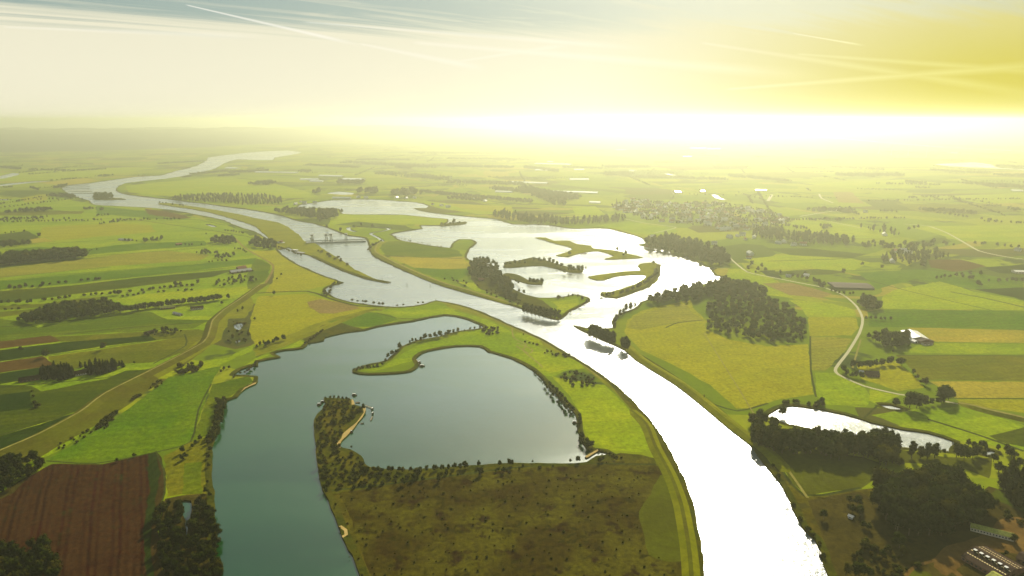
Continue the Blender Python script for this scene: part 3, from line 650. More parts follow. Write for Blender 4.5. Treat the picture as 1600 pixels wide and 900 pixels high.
def trunk_geo(kind, seed):
    r = random.Random(seed); mb = MB(); top = {'grove': .62, 'broad': .62, 'poplar': .8, 'fir': .9, 'bush': .3}[kind]
    mb.cone((0, 0, -.01), (0, 0, top * .5), .022, .015, 6); mb.cone((0, 0, top * .5), (.01, 0, top), .015, .005, 5)
    for i in range(4):
        a = r.uniform(0, 6.28); z = top * r.uniform(.35, .7); q = .16 if kind in ('broad', 'bush') else .07
        mb.cone((0, 0, z), (math.cos(a) * q, math.sin(a) * q, z + q * .8), .009, .003, 4)
    return mb.v, mb.f
LEAF = {'grove': 'leaf_dark', 'broad': 'leaf_broad', 'poplar': 'leaf_poplar', 'fir': 'leaf_dark', 'bush': 'leaf_bush', 'dark': 'leaf_dark'}
PRO = {}
for kind, nv in (('broad', 5), ('poplar', 4), ('fir', 3), ('bush', 4), ('grove', 4)):
    for s_ in range(nv):
        v, f, no = crown_geo(kind, 100 + s_ * 7 + len(kind), 620); me = bpy.data.meshes.new('crown'); me.from_pydata(v, [], f); me.polygons.foreach_set('use_smooth', [True] * len(f)); me.normals_split_custom_set_from_vertices(no); me.materials.append(MATS[LEAF[kind]])
        v2, f2 = trunk_geo(kind, s_); mt_ = bpy.data.meshes.new('trunk'); mt_.from_pydata(v2, [], f2); mt_.materials.append(MATS['bark'])
        v3, f3, no3 = crown_geo(kind, 300 + s_ * 7 + len(kind), 220); b = len(v3); ms = bpy.data.meshes.new('tree'); ms.from_pydata(v3 + v2, [], f3 + [tuple(i + b for i in q) for q in f2])
        ms.materials.append(MATS[LEAF[kind]]); ms.materials.append(MATS['bark']); ms.polygons.foreach_set('material_index', [0] * len(f3) + [1] * len(f2)); ms.polygons.foreach_set('use_smooth', [True] * len(f3) + [False] * len(f2)); ms.normals_split_custom_set_from_vertices(no3 + [(0, 0, 0)] * len(v2))
        PRO.setdefault(kind, []).append((me, mt_, ms))
NAME = {'grove': ('dark_tree', 'dark tree'), 'broad': ('broadleaf_tree', 'broadleaf tree'), 'poplar': ('poplar_tree', 'poplar'), 'fir': ('conifer_tree', 'conifer'), 'bush': ('bush', 'bush')}
ORD = 'first second third fourth fifth sixth seventh eighth ninth tenth eleventh twelfth thirteenth fourteenth fifteenth sixteenth seventeenth eighteenth nineteenth twentieth'.split() + ['twenty-' + a for a in 'first second third fourth fifth sixth seventh eighth ninth'.split()] + ['thirtieth']
CL = []                                                          # clumps: (kind, [(x, y, h)], where, countable)
def inpoly(pt, poly):
    c = False; x, y = pt[:2]; n = len(poly)
    for i in range(n):
        x0, y0 = poly[i]; x1, y1 = poly[(i + 1) % n]
        if (y0 > y) != (y1 > y) and x < (x1 - x0) * (y - y0) / (y1 - y0) + x0: c = not c
    return c
def wood(kind, s, spacing, h, where, keep=1.0, hv=.36):
    spacing *= (.78 if spacing > 15 else 1.0); h *= (1.15 if spacing > 11 else 1.0)
    poly = world(P(s)); xs = [p[0] for p in poly]; ys = [p[1] for p in poly]; pts = []
    x = min(xs)
    while x < max(xs):
        y = min(ys)
        while y < max(ys):
            q = (x + R.uniform(-.42, .42) * spacing, y + R.uniform(-.42, .42) * spacing)
            if inpoly(q, poly) and R.random() < keep: pts.append((*q, h * R.uniform(1 - hv, 1 + hv)))
            y += spacing
        x += spacing
    CL.append((kind, pts, where, len(pts) <= 7))
def row(kind, s, spacing, h, where, rows=1, gap=0.0, jit=.18, hv=.15):
    p = world(smooth(P(s), False, 4)) if s.count(' ') > 1 else world(P(s)); pts = []; tot = 0.0
    for a, b in zip(p, p[1:]):
        l = math.hypot(b[0] - a[0], b[1] - a[1]); 
        while tot < l:
            u = tot / l
            for k in range(rows):
                if R.random() >= gap:
                    o = (k - (rows - 1) / 2) * spacing; nx, ny = -(b[1] - a[1]) / l, (b[0] - a[0]) / l; q = R.uniform(-jit, jit) * spacing
                    pts.append((a[0] + (b[0] - a[0]) * u + nx * o + q, a[1] + (b[1] - a[1]) * u + ny * o + R.uniform(-jit, jit) * spacing, h * R.uniform(1 - hv, 1 + hv)))
            tot += spacing * R.uniform(.8, 1.2)
        tot -= l
    CL.append((kind, pts, where, len(pts) <= 30 and rows == 1))
def spots(kind, s, h, where):
    pts = []
    for a in s.split():
        q = [float(z) for z in a.split(',')]; pts.append((*at(q[0], q[1]), q[2] if len(q) > 2 else h * R.uniform(.85, 1.15)))
    CL.append((kind, pts, where, True))
# --- right bank, near
wood('grove', '1372,775 1400,762 1440,756 1500,760 1532,782 1540,802 1525,822 1480,838 1425,842 1388,826 1368,798', 8.5, 25, 'big dark wood above the dirt farmyard')
wood('fir', '1560,752 1600,750 1700,760 1720,800 1600,800 1570,775', 7.5, 24, 'black wood past the big wood')
row('poplar', '1182,692 1215,702 1262,704 1300,706 1345,709 1388,706', 8.5, 27, 'poplar belt below the narrow pond', rows=3, jit=.3)
wood('broad', '1168,655 1205,655 1222,690 1215,712 1196,702 1180,690', 12, 13, 'ragged grove between the river and the narrow pond')
spots('broad', '1311,719,24', 24, 'standing alone in the field below the poplar belt')
spots('broad', '1290,712,26 1298,716,24 1302,706,22', 24, 'at the belt edge beside the lone field tree')
spots('broad', '1374,724,25 1384,727,26 1394,724,25 1405,728,12', 24, 'between the poplar belt and the big dark wood')
spots('poplar', '1424,716,24 1438,716,17 1449,716,21 1460,715,20', 20, 'in the gapped row below the narrow pond')
spots('broad', '1475,709,7 1494,715,20 1506,719,22 1519,717,18 1527,712,14 1537,714,9', 16, 'round the east end of the narrow pond')
spots('broad', '1513,697,11 1522,700,10 1535,702,13 1541,706,9 1560,704,9 1571,708,14 1580,716,15 1552,722,12 1560,738,15 1590,730,14', 12, 'beside the little end pool')
spots('broad', '1421,637,26 1432,638,25 1440,634,18 1400,635,14 1447,634,12 1455,632,11 1465,632,12 1474,627,28 1482,625,20 1471,630,14', 18, 'beside the small bright pool under the dike road')
spots('broad', '1428,585,10 1433,592,9 1446,602,15 1441,600,11', 12, 'along the hook of bushes in the straw field')
row('broad', '1334,574 1350,576 1366,573 1378,571 1392,568 1406,570 1414,573', 9, 14, 'hedge behind the roadside farm', jit=.3)
spots('broad', '1317,582,13 1324,587,11 1331,590,10 1338,590,13 1345,592,12', 12, 'round the roadside farm')
wood('broad', '1366,532 1385,526 1420,528 1422,540 1400,546 1376,544', 11, 17, 'farm grove beside the white shed')
spots('broad', '1357,529,13 1395,551,6', 12, 'just outside the white shed farm grove')
wood('broad', '1336,474 1350,468 1368,476 1378,485 1358,486 1342,482', 12, 15, 'wedge of trees at the road bend')
row('broad', '1354,500 1366,499 1378,501 1392,500', 11, 9, 'low thicket beside the dark green field')
wood('poplar', '1374,405 1400,397 1430,393 1480,399 1482,404 1452,409 1450,417 1400,412 1378,411', 26, 16, 'farm hamlet among the eastern fields', .75)
spots('broad', '1441,417,20 1347,415,13 1378,420,12 1318,427,14 1219,428,13 1257,430,12', 13, 'standing alone in the eastern meadows')
wood('poplar', '1178,364 1205,359 1250,368 1290,370 1340,379 1322,384 1250,381 1200,375 1176,371', 24, 19, 'long wood east of the village', .85)
wood('broad', '1345,383 1370,380 1400,385 1460,380 1462,388 1400,393 1350,389', 30, 15, 'hedgerow copse in the eastern fields', .7)
wood('poplar', '1340,356 1372,356 1405,364 1412,371 1385,367 1350,361', 34, 17, 'far copse by the bright lane', .8)
spots('broad', '1420,360,16 1428,358,15 1434,357,17 1474,382,16 1479,384,14 1490,385,12', 15, 'beside the curving far road')
row('broad', '1466,436 1485,434 1500,432 1515,437 1532,441 1560,441 1600,440', 15, 12, 'broken tree line by the dark eastern field', gap=.15, jit=.5)
spots('broad', '1526,446,15 1531,447,13 1515,430,13 1532,430,15', 14, 'clustered at the broken eastern tree line')
row('broad', '1525,382 1560,385 1600,390', 20, 13, 'hedge along the eastern dark field', jit=.5)
row('broad', '1240,434 1255,436 1268,439 1278,443 1288,448', 11, 12, 'farm row along the pale road', jit=.4)
spots('broad', '1283,451,15 1287,448,13', 13, 'at the east end of the farm row on the pale road')
spots('broad', '1168,422,15 1175,416,17 1184,424,16 1190,418,15 1196,424,13 1180,428,10', 14, 'in the clump on the inside of the pale road')
row('broad', '1300,455 1315,460 1335,460', 12, 9, 'scrub beside the glinting greenhouse lane')
row('bush', '1274,636 1284,630 1262,632 1240,628 1215,634', 7, 6, 'fringe on the north shore of the narrow pond', gap=.2, jit=.4)
spots('broad', '1222,650,17 1283,632,13', 15, 'sticking up from the north shore of the narrow pond')
spots('bush', '1208,729,4 1217,745,5 1240,790,4 1250,812,5 1262,830,6 1270,838,5 1280,850,4 1287,870,5', 4, 'low on the right river bank')
spots('broad', '1287,812,13 1328,786,10 1340,790,14 1332,800,10 1345,804,12 1349,824,8 1357,828,9', 11, 'in the rough plot left of the big dark wood')
spots('broad', '1352,852,9 1350,858,11 1387,860,7 1405,856,17 1410,868,12 1378,870,9', 10, 'shading the rough ground beside the track')
wood('bush', '1325,862 1370,850 1420,870 1440,885 1410,892 1370,880 1330,880', 6, 4, 'brambles beside the dirt track', .65)
row('broad', '1322,900 1335,898 1350,900 1358,905', 7, 14, 'dark trees at the foot of the rough plot')
wood('bush', '1330,890 1420,885 1415,905 1340,915', 6, 4, 'lower brambles', .6)
wood('bush', '1545,775 1575,800 1600,812 1620,830 1580,815 1550,800', 6, 4, 'scrub behind the long shed', .6)
spots('broad', '1585,848,10 1572,868,6 1566,872,5', 9, 'at the end of the long shed')
# --- forest and bay
wood('broad', '1103,517 1106,498 1108,480 1122,464 1145,458 1175,462 1205,472 1240,482 1257,502 1259,534 1226,538 1165,529 1125,521', 14, 12, 'round forest behind the bay field', .85)
wood('broad', '1000,478 1030,467 1075,455 1127,441 1165,447 1200,456 1192,468 1140,461 1105,466 1080,474 1040,475', 14, 15, 'shore wood along the glittering bay')
wood('poplar', '1006,380 1040,373 1090,386 1130,399 1140,413 1112,416 1080,403 1050,396 1010,389', 20, 22, 'tall grove on the north shore of the bay', .85)
spots('poplar', '960,507,14 963,503,17 969,494,16 974,491,14 978,486,18 985,484,18 992,480,13', 15, 'lining the shore at the mouth of the bay')
spots('poplar', '922,528,27 927,530,30 932,531,29 937,533,30 942,535,28 947,536,29 952,538,26 957,539,28', 28, 'in the dense row on the bare spit')
spots('poplar', '972,545,24 977,547,27 981,548,23', 25, 'in the trio on the river bank past the spit')
spots('poplar', '819,490,24 825,491,25 831,493,26 837,494,25 843,496,26 849,497,25 855,498,24 861,499,25 867,499,24 873,499,22', 25, 'in the dense row on the peninsula tip')
spots('bush', '880,466,5 888,463,6 895,462,5 903,463,6 910,467,7 917,471,6 914,475,5 906,480,5 892,488,6 872,466,9', 6, 'round the meadow at the peninsula tip')
wood('broad', '734,412 750,405 766,408 782,425 797,442 802,460 815,472 800,470 778,452 762,440 742,438 730,428', 17, 14, 'hamlet on the river peninsula', .85)
row('bush', '700,436 740,448 780,462 820,476', 17, 5, 'dike scrub on the peninsula', rows=2, gap=.3, jit=.5)
row('bush', '617,371 650,379 690,386 704,388', 16, 5, 'fringe of the upper lake shore', gap=.2)
spots('broad', '835,408,13 843,410,17 850,409,15 858,411,17 864,413,16 870,416,17 878,418,14 882,428,14', 16, 'on the curved wooded island')
spots('broad', '890,424,20 896,425,18 903,425,20 909,424,18 915,421,9', 18, 'at the east tip of the curved wooded island')
spots('broad', '829,443,16 834,444,17 840,444,16 846,443,16 806,441,9 810,444,8', 16, 'on the small round island in the lake')
spots('broad', '790,415,12 797,414,13 804,413,13 812,412,12 820,413,13', 13, 'at the west end of the curved wooded island')
spots('broad', '800,452,15 811,457,11 818,459,10', 12, 'at the water beside the peninsula hamlet')
row('bush', '942,463 955,461 970,459 985,453 1000,446 1012,440 1022,432 1028,422', 11, 8, 'outer rim of the hooked island', gap=.08, jit=.4)
spots('broad', '1021,413,12 890,399,14 964,392,13 977,399,18 974,401,12', 14, 'on the thin bare islands of the lake')
row('broad', '690,352 700,352 712,351 724,349', 17, 12, 'islet in the upper lake', jit=.4)
spots('broad', '709,349,22', 20, 'tallest on the islet in the upper lake')
wood('poplar', '765,338 800,346 880,353 975,347 979,340 940,343 890,347 830,340 782,333', 27, 19, 'dark wood on the north shore of the lake')
# --- weir surroundings
wood('broad', '430,333 460,337 500,346 528,341 526,331 492,331 450,326', 26, 17, 'wood between river and upper lake')
spots('broad', '484,329,18 500,331,22 511,331,22 524,333,22 534,333,22', 20, 'on the far rim of the wood by the upper lake')
spots('broad', '510,357,17 532,362,17 553,357,14 564,353,13 582,356,17 487,377,12', 14, 'near the weir')
wood('poplar', '262,312 290,307 330,305 400,307 440,310 440,319 380,321 330,317 280,315', 30, 16, 'orchard rows on the far bank', .9)
wood('broad', '612,303 640,298 665,304 640,307 615,307', 34, 24, 'square grove beyond the upper lake')
wood('broad', '570,301 590,300 590,303 572,304', 30, 26, 'grove left of the square grove'); wood('broad', '555,301 566,300 566,303 556,303', 30, 24, 'round grove beyond the small pond')
wood('broad', '488,302 500,300 503,303 490,303', 30, 22, 'dark grove near the small pond')
wood('broad', '146,311 150,305 176,305 177,311', 22, 16, 'wooded islet in the river bend')
spots('broad', '250,318,13 255,319,12 260,319,13 270,321,14 281,322,12 286,323,13', 13, 'on the sandbank tip in the river')
row('bush', '498,392 512,398 524,403 536,410 548,416', 15, 7, 'strip between lock and weir', gap=.2, jit=.5)
row('bush', '436,387 448,391 460,396 472,400', 13, 6, 'bank below the lock', gap=.3)
spots('bush', '579,387,9 583,384,10 588,382,9 576,391,8 592,380,7 596,377,7', 8, 'at the foot of the dike by the weir')
row('bush', '546,468 556,471 562,472 568,472 575,475 582,475 592,476 603,477', 13, 6, 'bay bank below the yellow field', gap=.15)
row('bush', '620,478 630,477 640,475 653,474 665,473', 13, 4.5, 'inner harbour bank', gap=.1)
row('bush', '505,457 512,462 520,444 530,442', 11, 6, 'corner of the yellow field', gap=.2)
spots('broad', '429,461,12 440,431,9 433,437,7 508,458,9', 9, 'alone in the yellow field')
# --- left farmland
wood('broad', '330,380 345,372 366,374 370,382 350,384', 21, 15, 'farmstead trees above the weir road'); wood('broad', '390,383 400,373 430,384 434,391 412,390 398,388', 21, 15, 'grove beside the lock')
row('broad', '352,362 366,363 384,366', 14, 10, 'hedge beside the lock channel'); wood('broad', '303,397 325,391 346,397 328,399', 18, 9, 'low farm copse'); wood('broad', '335,403 350,398 368,398 366,403 345,405', 18, 9, 'second low farm copse')
row('broad', '326,411 340,409 360,409', 15, 8, 'hedge of the farm copses'); row('broad', '365,390 378,391 386,396', 14, 8, 'hedge at the dike bend')
wood('broad', '195,377 215,377 245,372 256,375 230,379', 20, 9, 'long low copse in the meadows'); spots('broad', '253,374,16 62,371,18 300,384,10 315,383,7 322,367,9', 12, 'alone in the upper meadows'); row('broad', '276,385 285,384 296,384', 14, 8, 'hedge near the meadow shed')
wood('broad', '-40,412 0,407 40,402 90,400 133,398 135,404 60,410 0,416', 16, 21, 'long block of wood on the meadows'); wood('broad', '-40,384 0,380 44,378 48,383 0,388', 18, 10, 'young wood at the dark parcel')
row('broad', '-20,368 0,366 20,364 42,362', 17, 8, 'hedge above the dark parcel', jit=.3); row('broad', '140,393 147,391 156,391', 14, 7, 'bushes at the end of the wood block')
row('bush', '14,449 30,451 60,448 70,446 95,443 130,439 160,436', 13, 7, 'thin hedge across the strip meadows', gap=.2, jit=.4); spots('broad', '31,451,12 40,450,15 68,447,13', 12, 'rising out of the thin hedge')
row('broad', '0,476 20,474 40,474 60,473', 13, 11, 'tree line at the left of the great hedge', jit=.3); row('bush', '70,470 100,466 140,462 170,459 200,457 240,452 270,449 305,446', 13, 7, 'great hedge across the strip meadows', gap=.25, jit=.4)
row('bush', '190,464 225,459 260,456 300,453 330,449', 12, 6, 'second hedge by the lime meadow', gap=.3, jit=.4); spots('broad', '180,461,13 186,461,14 275,447,15 282,446,12 310,444,13', 13, 'among the hedges of the strip meadows')
row('bush', '10,484 25,483 40,482', 13, 5, 'small hedge by the pale strip')
wood('broad', '22,503 50,491 72,484 110,480 160,475 188,482 196,489 150,495 100,503 50,507', 10.5, 16, 'dark wood in the strip farmland'); row('broad', '198,488 240,481 280,476 320,472 346,468', 8.5, 14, 'tree belt behind the long farm', rows=2, jit=.3)
spots('broad', '357,467,14 347,476,10', 12, 'at the dike end of the tree belt'); wood('broad', '335,442 360,434 400,432 402,440 370,446 340,450', 14, 8, 'thicket round the dike farm', .8)
row('broad', '364,430 385,426 402,425', 13, 8, 'trees behind the dike farm')
wood('fir', '62,583 90,580 114,578 115,590 100,594 62,594', 6.5, 15, 'dark grove between the two farm roofs'); wood('fir', '136,578 165,573 190,570 193,573 163,585 140,587', 7, 15, 'dark grove behind the pale farmhouse'); spots('fir', '126,574,12 134,575,13 142,572,14', 12, 'rising behind the pale farmhouse')
wood('broad', '225,523 245,518 256,520 242,525 228,526', 9, 7, 'low farm thicket'); wood('broad', '250,521 262,515 275,517 278,522 262,524', 9, 9, 'square farm thicket'); spots('broad', '283,519,6 210,568,5', 6, 'beside the low farm thicket')
spots('broad', '163,546,15 72,558,17', 16, 'alone by the ditch with a long shadow')
spots('bush', '32,545,5 35,546,4 50,612,3 52,620,4 54,630,5 58,636,7', 4, 'beside the dark green parcel')
wood('bush', '266,583 280,573 300,566 325,570 316,580 290,584', 8, 6, 'hollow below the dike', .75)
wood('bush', '62,712 100,690 150,668 172,652 180,660 150,678 100,702 70,716', 6, 3.5, 'scrub along the foot of the brown dike', .4); row('bush', '155,668 172,652 184,644', 5.5, 5, 'thick hedge at the foot of the brown dike', rows=2); row('bush', '208,625 215,620 222,618', 5, 4.5, 'clump at the dike foot'); wood('bush', '228,612 245,596 262,590 256,598 240,610', 6, 4, 'brush on the upper dike foot', .7)
spots('broad', '182,647,7 183,722,6 210,714,6', 6, 'on the edge of the green meadow')
wood('grove', '-40,745 0,722 40,715 60,722 66,735 40,752 0,775', 8, 13, 'dark corner wood below the dike', .9); wood('grove', '-60,880 0,868 40,862 70,852 82,870 86,900 88,960 -40,990', 7.5, 14, 'black corner wood beside the ploughed field')
wood('grove', '242,812 262,786 284,786 286,815 288,850 300,860 310,900 318,960 252,960 256,900 244,840', 7.8, 11, 'lakeside wood left of the small channel', .9); wood('grove', '302,790 334,785 340,820 338,860 345,900 350,950 320,960 308,900 294,850 300,815', 7.8, 11, 'lakeside wood right of the small channel', .9)
spots('broad', '286,708,10 290,716,9 284,720,8 313,688,9 306,694,7 300,700,6 326,694,9 329,705,8 326,716,7 326,730,7 325,755,5 322,770,8 328,776,7', 8, 'scattered above the lakeside wood')
row('broad', '345,627 346,640 343,650 340,660 338,672 335,682 330,690', 6.5, 8, 'lakeside row of round trees', rows=2, jit=.3); spots('broad', '343,633,9 337,647,7 352,628,7', 8, 'at the head of the lakeside row')
row('bush', '366,590 372,584 382,582 395,575 400,566', 8, 4, 'reedy notch of the shore', jit=.4); spots('broad', '345,582,6 350,578,7 358,576,6', 6, 'on the reedy notch')
wood('broad', '396,541 415,536 438,528 446,532 430,539 405,545', 10, 9, 'dark hedge below the yellow field'); row('bush', '470,538 478,536 490,528 505,516', 9, 5, 'brush on the north lake shore', gap=.2)
spots('broad', '398,500,7 372,488,8 379,484,9', 7, 'by the dike road bend'); wood('bush', '352,500 392,500 392,538 355,536', 12, 3.5, 'reeds round the marsh pools', .5)
# --- island, lake shore, causeway
wood('bush', '507,628 545,628 568,640 556,656 538,668 528,690 540,704 560,716 572,733 600,742 640,746 700,740 640,755 520,768 505,758 497,725 495,690 494,656 506,642', 6.8, 4.2, 'brush covering the lake island', .62, .35)
row('broad', '510,624 520,623 530,624 540,625 550,628', 6.5, 5.5, 'north rim of the lake island'); spots('broad', '568,640,10 497,660,7 498,672,5 506,642,6 497,700,6 498,715,5 499,728,9 501,740,7 506,765,7 509,770,6 531,827,3 549,700,4 506,650,6', 6, 'on the rim of the lake island')
row('broad', '568,737 590,738 620,737 640,738 660,737 700,733 735,730', 6.2, 7.5, 'shore hedge on the causeway', rows=1, gap=.06, jit=.3); spots('broad', '630,757,10 647,750,9 650,743,9 661,752,7 685,752,10 690,746,7 657,742,9 677,736,8 698,740,6 727,731,10 748,729,9 751,742,10 780,728,8 795,727,9 787,738,8 800,727,8 832,723,4 891,722,5 903,722,9 937,722,8 943,720,7 960,718,5', 8, 'standing on the causeway south of the lake')
wood('bush', '650,745 740,735 800,727 900,724 1000,714 1000,722 900,728 800,738 700,746', 9, 2.6, 'low scrub on the causeway', .35, .4)
row('broad', '855,602 864,612 872,620 880,628 888,638 897,646', 6.5, 7, 'east shore hedge of the lake', rows=2, jit=.35); row('broad', '906,652 906,662 903,671', 6, 6, 'gap hedge by the moored boat'); row('broad', '909,682 913,691 919,698 926,702', 5.5, 8, 'south east corner of the lake', rows=2, jit=.4); row('bush', '926,703 940,708 955,712 975,715', 6, 3, 'inlet edge', rows=2, gap=.3); row('bush', '832,578 842,586 852,598', 7, 3.5, 'shore brush north of the hedge', gap=.2)
spots('broad', '750,513,6 742,515,7 735,516,7 726,518,5 716,519,10 708,521,9 701,523,11 696,524,8 687,527,13 680,528,13 672,530,12 665,531,14 658,533,10 650,534,8 644,535,10 640,537,7', 10, 'on the north rim of the curved peninsula')
spots('broad', '625,546,15 619,552,8 613,555,10 607,560,11 603,566,8 597,571,6 590,572,6', 10, 'toward the point of the curved peninsula'); row('bush', '556,578 565,575 575,574 585,573 595,572', 6.5, 3.5, 'tip of the curved peninsula', rows=2)
wood('bush', '752,521 756,511 784,514 782,521 765,524', 8, 5, 'young plantation on the peninsula neck', .8); wood('bush', '874,590 892,580 920,585 938,598 925,604 898,605', 8, 4.5, 'young plantation on the foreland', .6); wood('bush', '846,550 852,545 884,553 886,559 860,557', 8, 4, 'sapling rows on the foreland', .55); row('bush', '822,535 830,537 840,540', 9, 4, 'saplings by the picnic loop')
spots('bush', '889,556,5 818,523,3 656,569,4 884,558,4', 4, 'on the foreland path')
wood('bush', '515,775 700,752 1000,735 1000,800 1000,860 1070,885 1070,960 560,960 540,860', 12, 1.5, 'tussocks on the brown heath', .5, .5)

# --- more distant tree lines (base line, width of the band in metres, height)
FAR = '''0,262 32,265 60 15|45,266 58,266 60 14|62,266 110,267 40 12|110,268 165,265 40 13|152,276 173,275 70 13|215,276 235,275 60 12|100,281 140,278 30 8|90,294 105,290 90 14|78,306 118,309 70 14|10,333 40,331 60 13|30,330 75,330 70 15|125,328 147,327 50 11|155,328 163,329 30 10|145,338 172,337 30 9|158,350 200,345 40 8|0,344 70,341 60 9|48,293 62,298 30 10|0,294 18,293 40 11
64,294 80,293 30 8|285,278 300,276 50 10|300,273 360,268 60 14|340,276 372,274 80 14|360,270 420,268 120 16|400,287 425,288 160 18|400,265 412,264 60 12|470,268 484,269 90 16|530,286 567,287 120 20|540,254 680,262 300 16|620,262 640,264 100 20|660,300 740,308 90 12|700,310 760,314 80 12|740,308 830,316 100 12|770,295 820,300 150 14|820,296 880,318 300 18
840,302 900,310 250 16|945,274 985,274 120 24|945,262 1015,262 140 20|990,278 1135,282 60 18|1025,256 1072,256 100 20|1115,264 1168,263 120 20|1140,276 1160,278 100 18|1170,278 1230,284 120 16|1270,252 1303,253 140 22|1320,243 1338,243 120 20|1310,275 1407,275 130 20|1360,277 1364,278 60 22|1415,286 1445,288 60 18|1370,288 1475,290 30 12|1430,294 1455,295 40 12
1500,287 1522,289 50 14|1530,290 1600,294 140 18|1340,296 1410,298 30 8|1420,310 1440,311 50 12|1440,308 1466,308 30 10|1432,329 1470,331 60 15|1475,331 1515,334 90 16|1532,322 1560,323 50 10|1575,328 1600,330 70 13|1460,333 1560,347 20 10|1540,347 1600,350 20 9|1262,330 1330,329 80 14|1316,332 1342,336 60 14|1368,330 1400,332 40 10|1234,356 1260,358 60 11|1262,343 1278,346 30 9
1281,357 1292,355 60 13|1290,345 1312,346 40 12|1455,267 1540,272 60 16|1560,275 1640,276 120 16|1530,258 1600,262 120 16|1300,262 1380,266 60 14|1220,262 1290,264 60 12|880,262 940,264 100 14|820,262 870,268 160 16|700,260 800,262 200 14|590,270 700,280 300 12|480,258 560,262 150 12|250,256 330,252 120 12|700,285 820,288 200 12
560,250 640,250 200 12|700,248 820,250 250 12|880,246 980,248 220 14|1030,243 1120,245 200 14|1180,246 1260,248 200 14|1400,250 1500,252 160 16|1500,240 1640,246 220 18|1380,238 1480,240 200 16|1200,236 1340,238 260 16|900,236 1100,238 300 16|640,240 800,240 260 14|1440,228 1640,232 300 20|1000,228 1240,228 400 18'''
FARP = []
for g_ in FAR.replace('\n', '|').split('|'):
    a, b, wd, hh = g_.split(); p, q = at(*map(float, a.split(','))), at(*map(float, b.split(','))); wd, hh = float(wd), float(hh)
    l = math.hypot(p[0] - q[0], p[1] - q[1]); n = int(min(340, max(6, l * wd / 250)))
    for i in range(n):
        u = R.random(); FARP.append((p[0] + (q[0] - p[0]) * u + R.uniform(-.12, .12) * wd, p[1] + (q[1] - p[1]) * u + R.uniform(-.5, .5) * wd, hh * 1.15 * R.uniform(.8, 1.2)))
# hedgerows scattered over the plain
for k in range(190):
    px = R.uniform(-100, 1700); py = 214 + 140 * R.random() ** 1.5
    if px < 330 and py < 250: continue
    if px > 990 or py < 300 and px > 470 or px < 90:
        x, y = at(px, py); a = R.choice((.12, .12, 1.6, -.25, 1.3)); l = R.uniform(120, 900) * (1.5 if py < 260 else 1); gp = R.choice((9, 12, 20))
        for i in range(int(l / gp)):
            if R.random() < .8: FARP.append((x + math.cos(a) * i * gp + R.uniform(-4, 4), y + math.sin(a) * i * gp + R.uniform(-4, 4), R.uniform(7, 14)))
TOWN = world(P('948,322 990,312 1060,318 1120,316 1200,330 1240,345 1215,360 1150,362 1080,352 1010,345 985,335'))
xs = [p[0] for p in TOWN]; ys = [p[1] for p in TOWN]; tw = []
while len(tw) < 900:
    q = (R.uniform(min(xs), max(xs)), R.uniform(min(ys), max(ys)))
    if inpoly(q, TOWN): tw.append(q)
for q in tw: FARP.append((q[0], q[1], R.uniform(8, 14)))
# keep trees out of open water
WPOLY = [world(P(s)) for s in [RIVER, LAKE] + PONDS]; IPOLY = [world(P(i[2])) for i in ISLES]
FARP = [q for q in FARP if not any(inpoly(q, p_) for p_ in WPOLY) or any(inpoly(q, p_) for p_ in IPOLY)]

# ---- candidates -> the 300 of each kind that show largest are objects, the rest one mass per kind
cand = {}
for ci, (kind, pts, where, countable) in enumerate(CL):
    order = sorted(range(len(pts)), key=lambda i: pts[i][0] / pts[i][1])
    for rank, i in enumerate(order):
        x, y, h = pts[i]; cand.setdefault(kind, []).append((h / slant(x, y) * F * (.35 if 'tussock' in where or 'brush covering' in where else 1) * (1 if abs(x / (y * .971 + 400 * .24)) < .77 else .3), x, y, h, ci, rank, len(pts)))
WID = {'broad': 1.0, 'poplar': 1.0, 'fir': 1.0, 'bush': 1.0}
MAXN = 290
def place_tree(kind, x, y, h, big):
    nm = NAME[kind][0]; rz = R.uniform(0, 6.28); wd = h * R.uniform(.82, 1.3) * (1.15 if kind == 'poplar' else 1.0)
    me, mt_, ms = R.choice(PRO[kind])
    if big:
        o = empty(nm, (x, y, -.15), rz, (wd, wd, h))
        for n_, d in (('crown', me), ('trunk', mt_)):
            c = bpy.data.objects.new(n_, d); C.objects.link(c); c.parent = o
    else:
        o = bpy.data.objects.new(nm, ms); C.objects.link(o); o.location = (x, y, -.15); o.rotation_euler = (0, 0, rz); o.scale = (wd, wd, h)
    return o
STUFF = {k: [] for k in NAME}
for kind, L_ in cand.items():
    L_.sort(reverse=True)
    for j, (s_, x, y, h, ci, rank, n) in enumerate(L_):
        if j >= MAXN: STUFF[kind].append((x, y, h)); continue
        where, countable = CL[ci][2], CL[ci][3]; grp_pts = CL[ci][1]; common = NAME[kind][1]; o = place_tree(kind, x, y, h, s_ > 11.5)
        if n == 1: lab = f'single {common} {where}'; grp = None
        elif countable: lab = f'{ORD[rank]} {common} from the left {where}'; grp = f'{common}s {where}'
        else:
            gy = sorted(math.hypot(q[0], q[1]) for q in grp_pts); dd_ = math.hypot(x, y); v_ = gy.index(dd_) / len(gy); u_ = rank / max(1, n - 1); hs = sorted(q[2] for q in grp_pts); q_ = hs.index(h) / len(hs)
            pos = 'near edge of' if v_ < .2 else 'far edge of' if v_ > .8 else 'left end of' if u_ < .17 else 'right end of' if u_ > .83 else 'left half of' if u_ < .5 else 'right half of'
            lab = f"{'low' if q_ < .25 else 'towering' if q_ > .85 else 'tall' if q_ > .6 else 'middling'} {common} in {pos} {where}"; grp = f'{common}s of the {where}'
        tag(o, lab, {'grove': 'dark tree', 'broad': 'tree', 'poplar': 'poplar', 'fir': 'conifer', 'bush': 'bush'}[kind], grp)
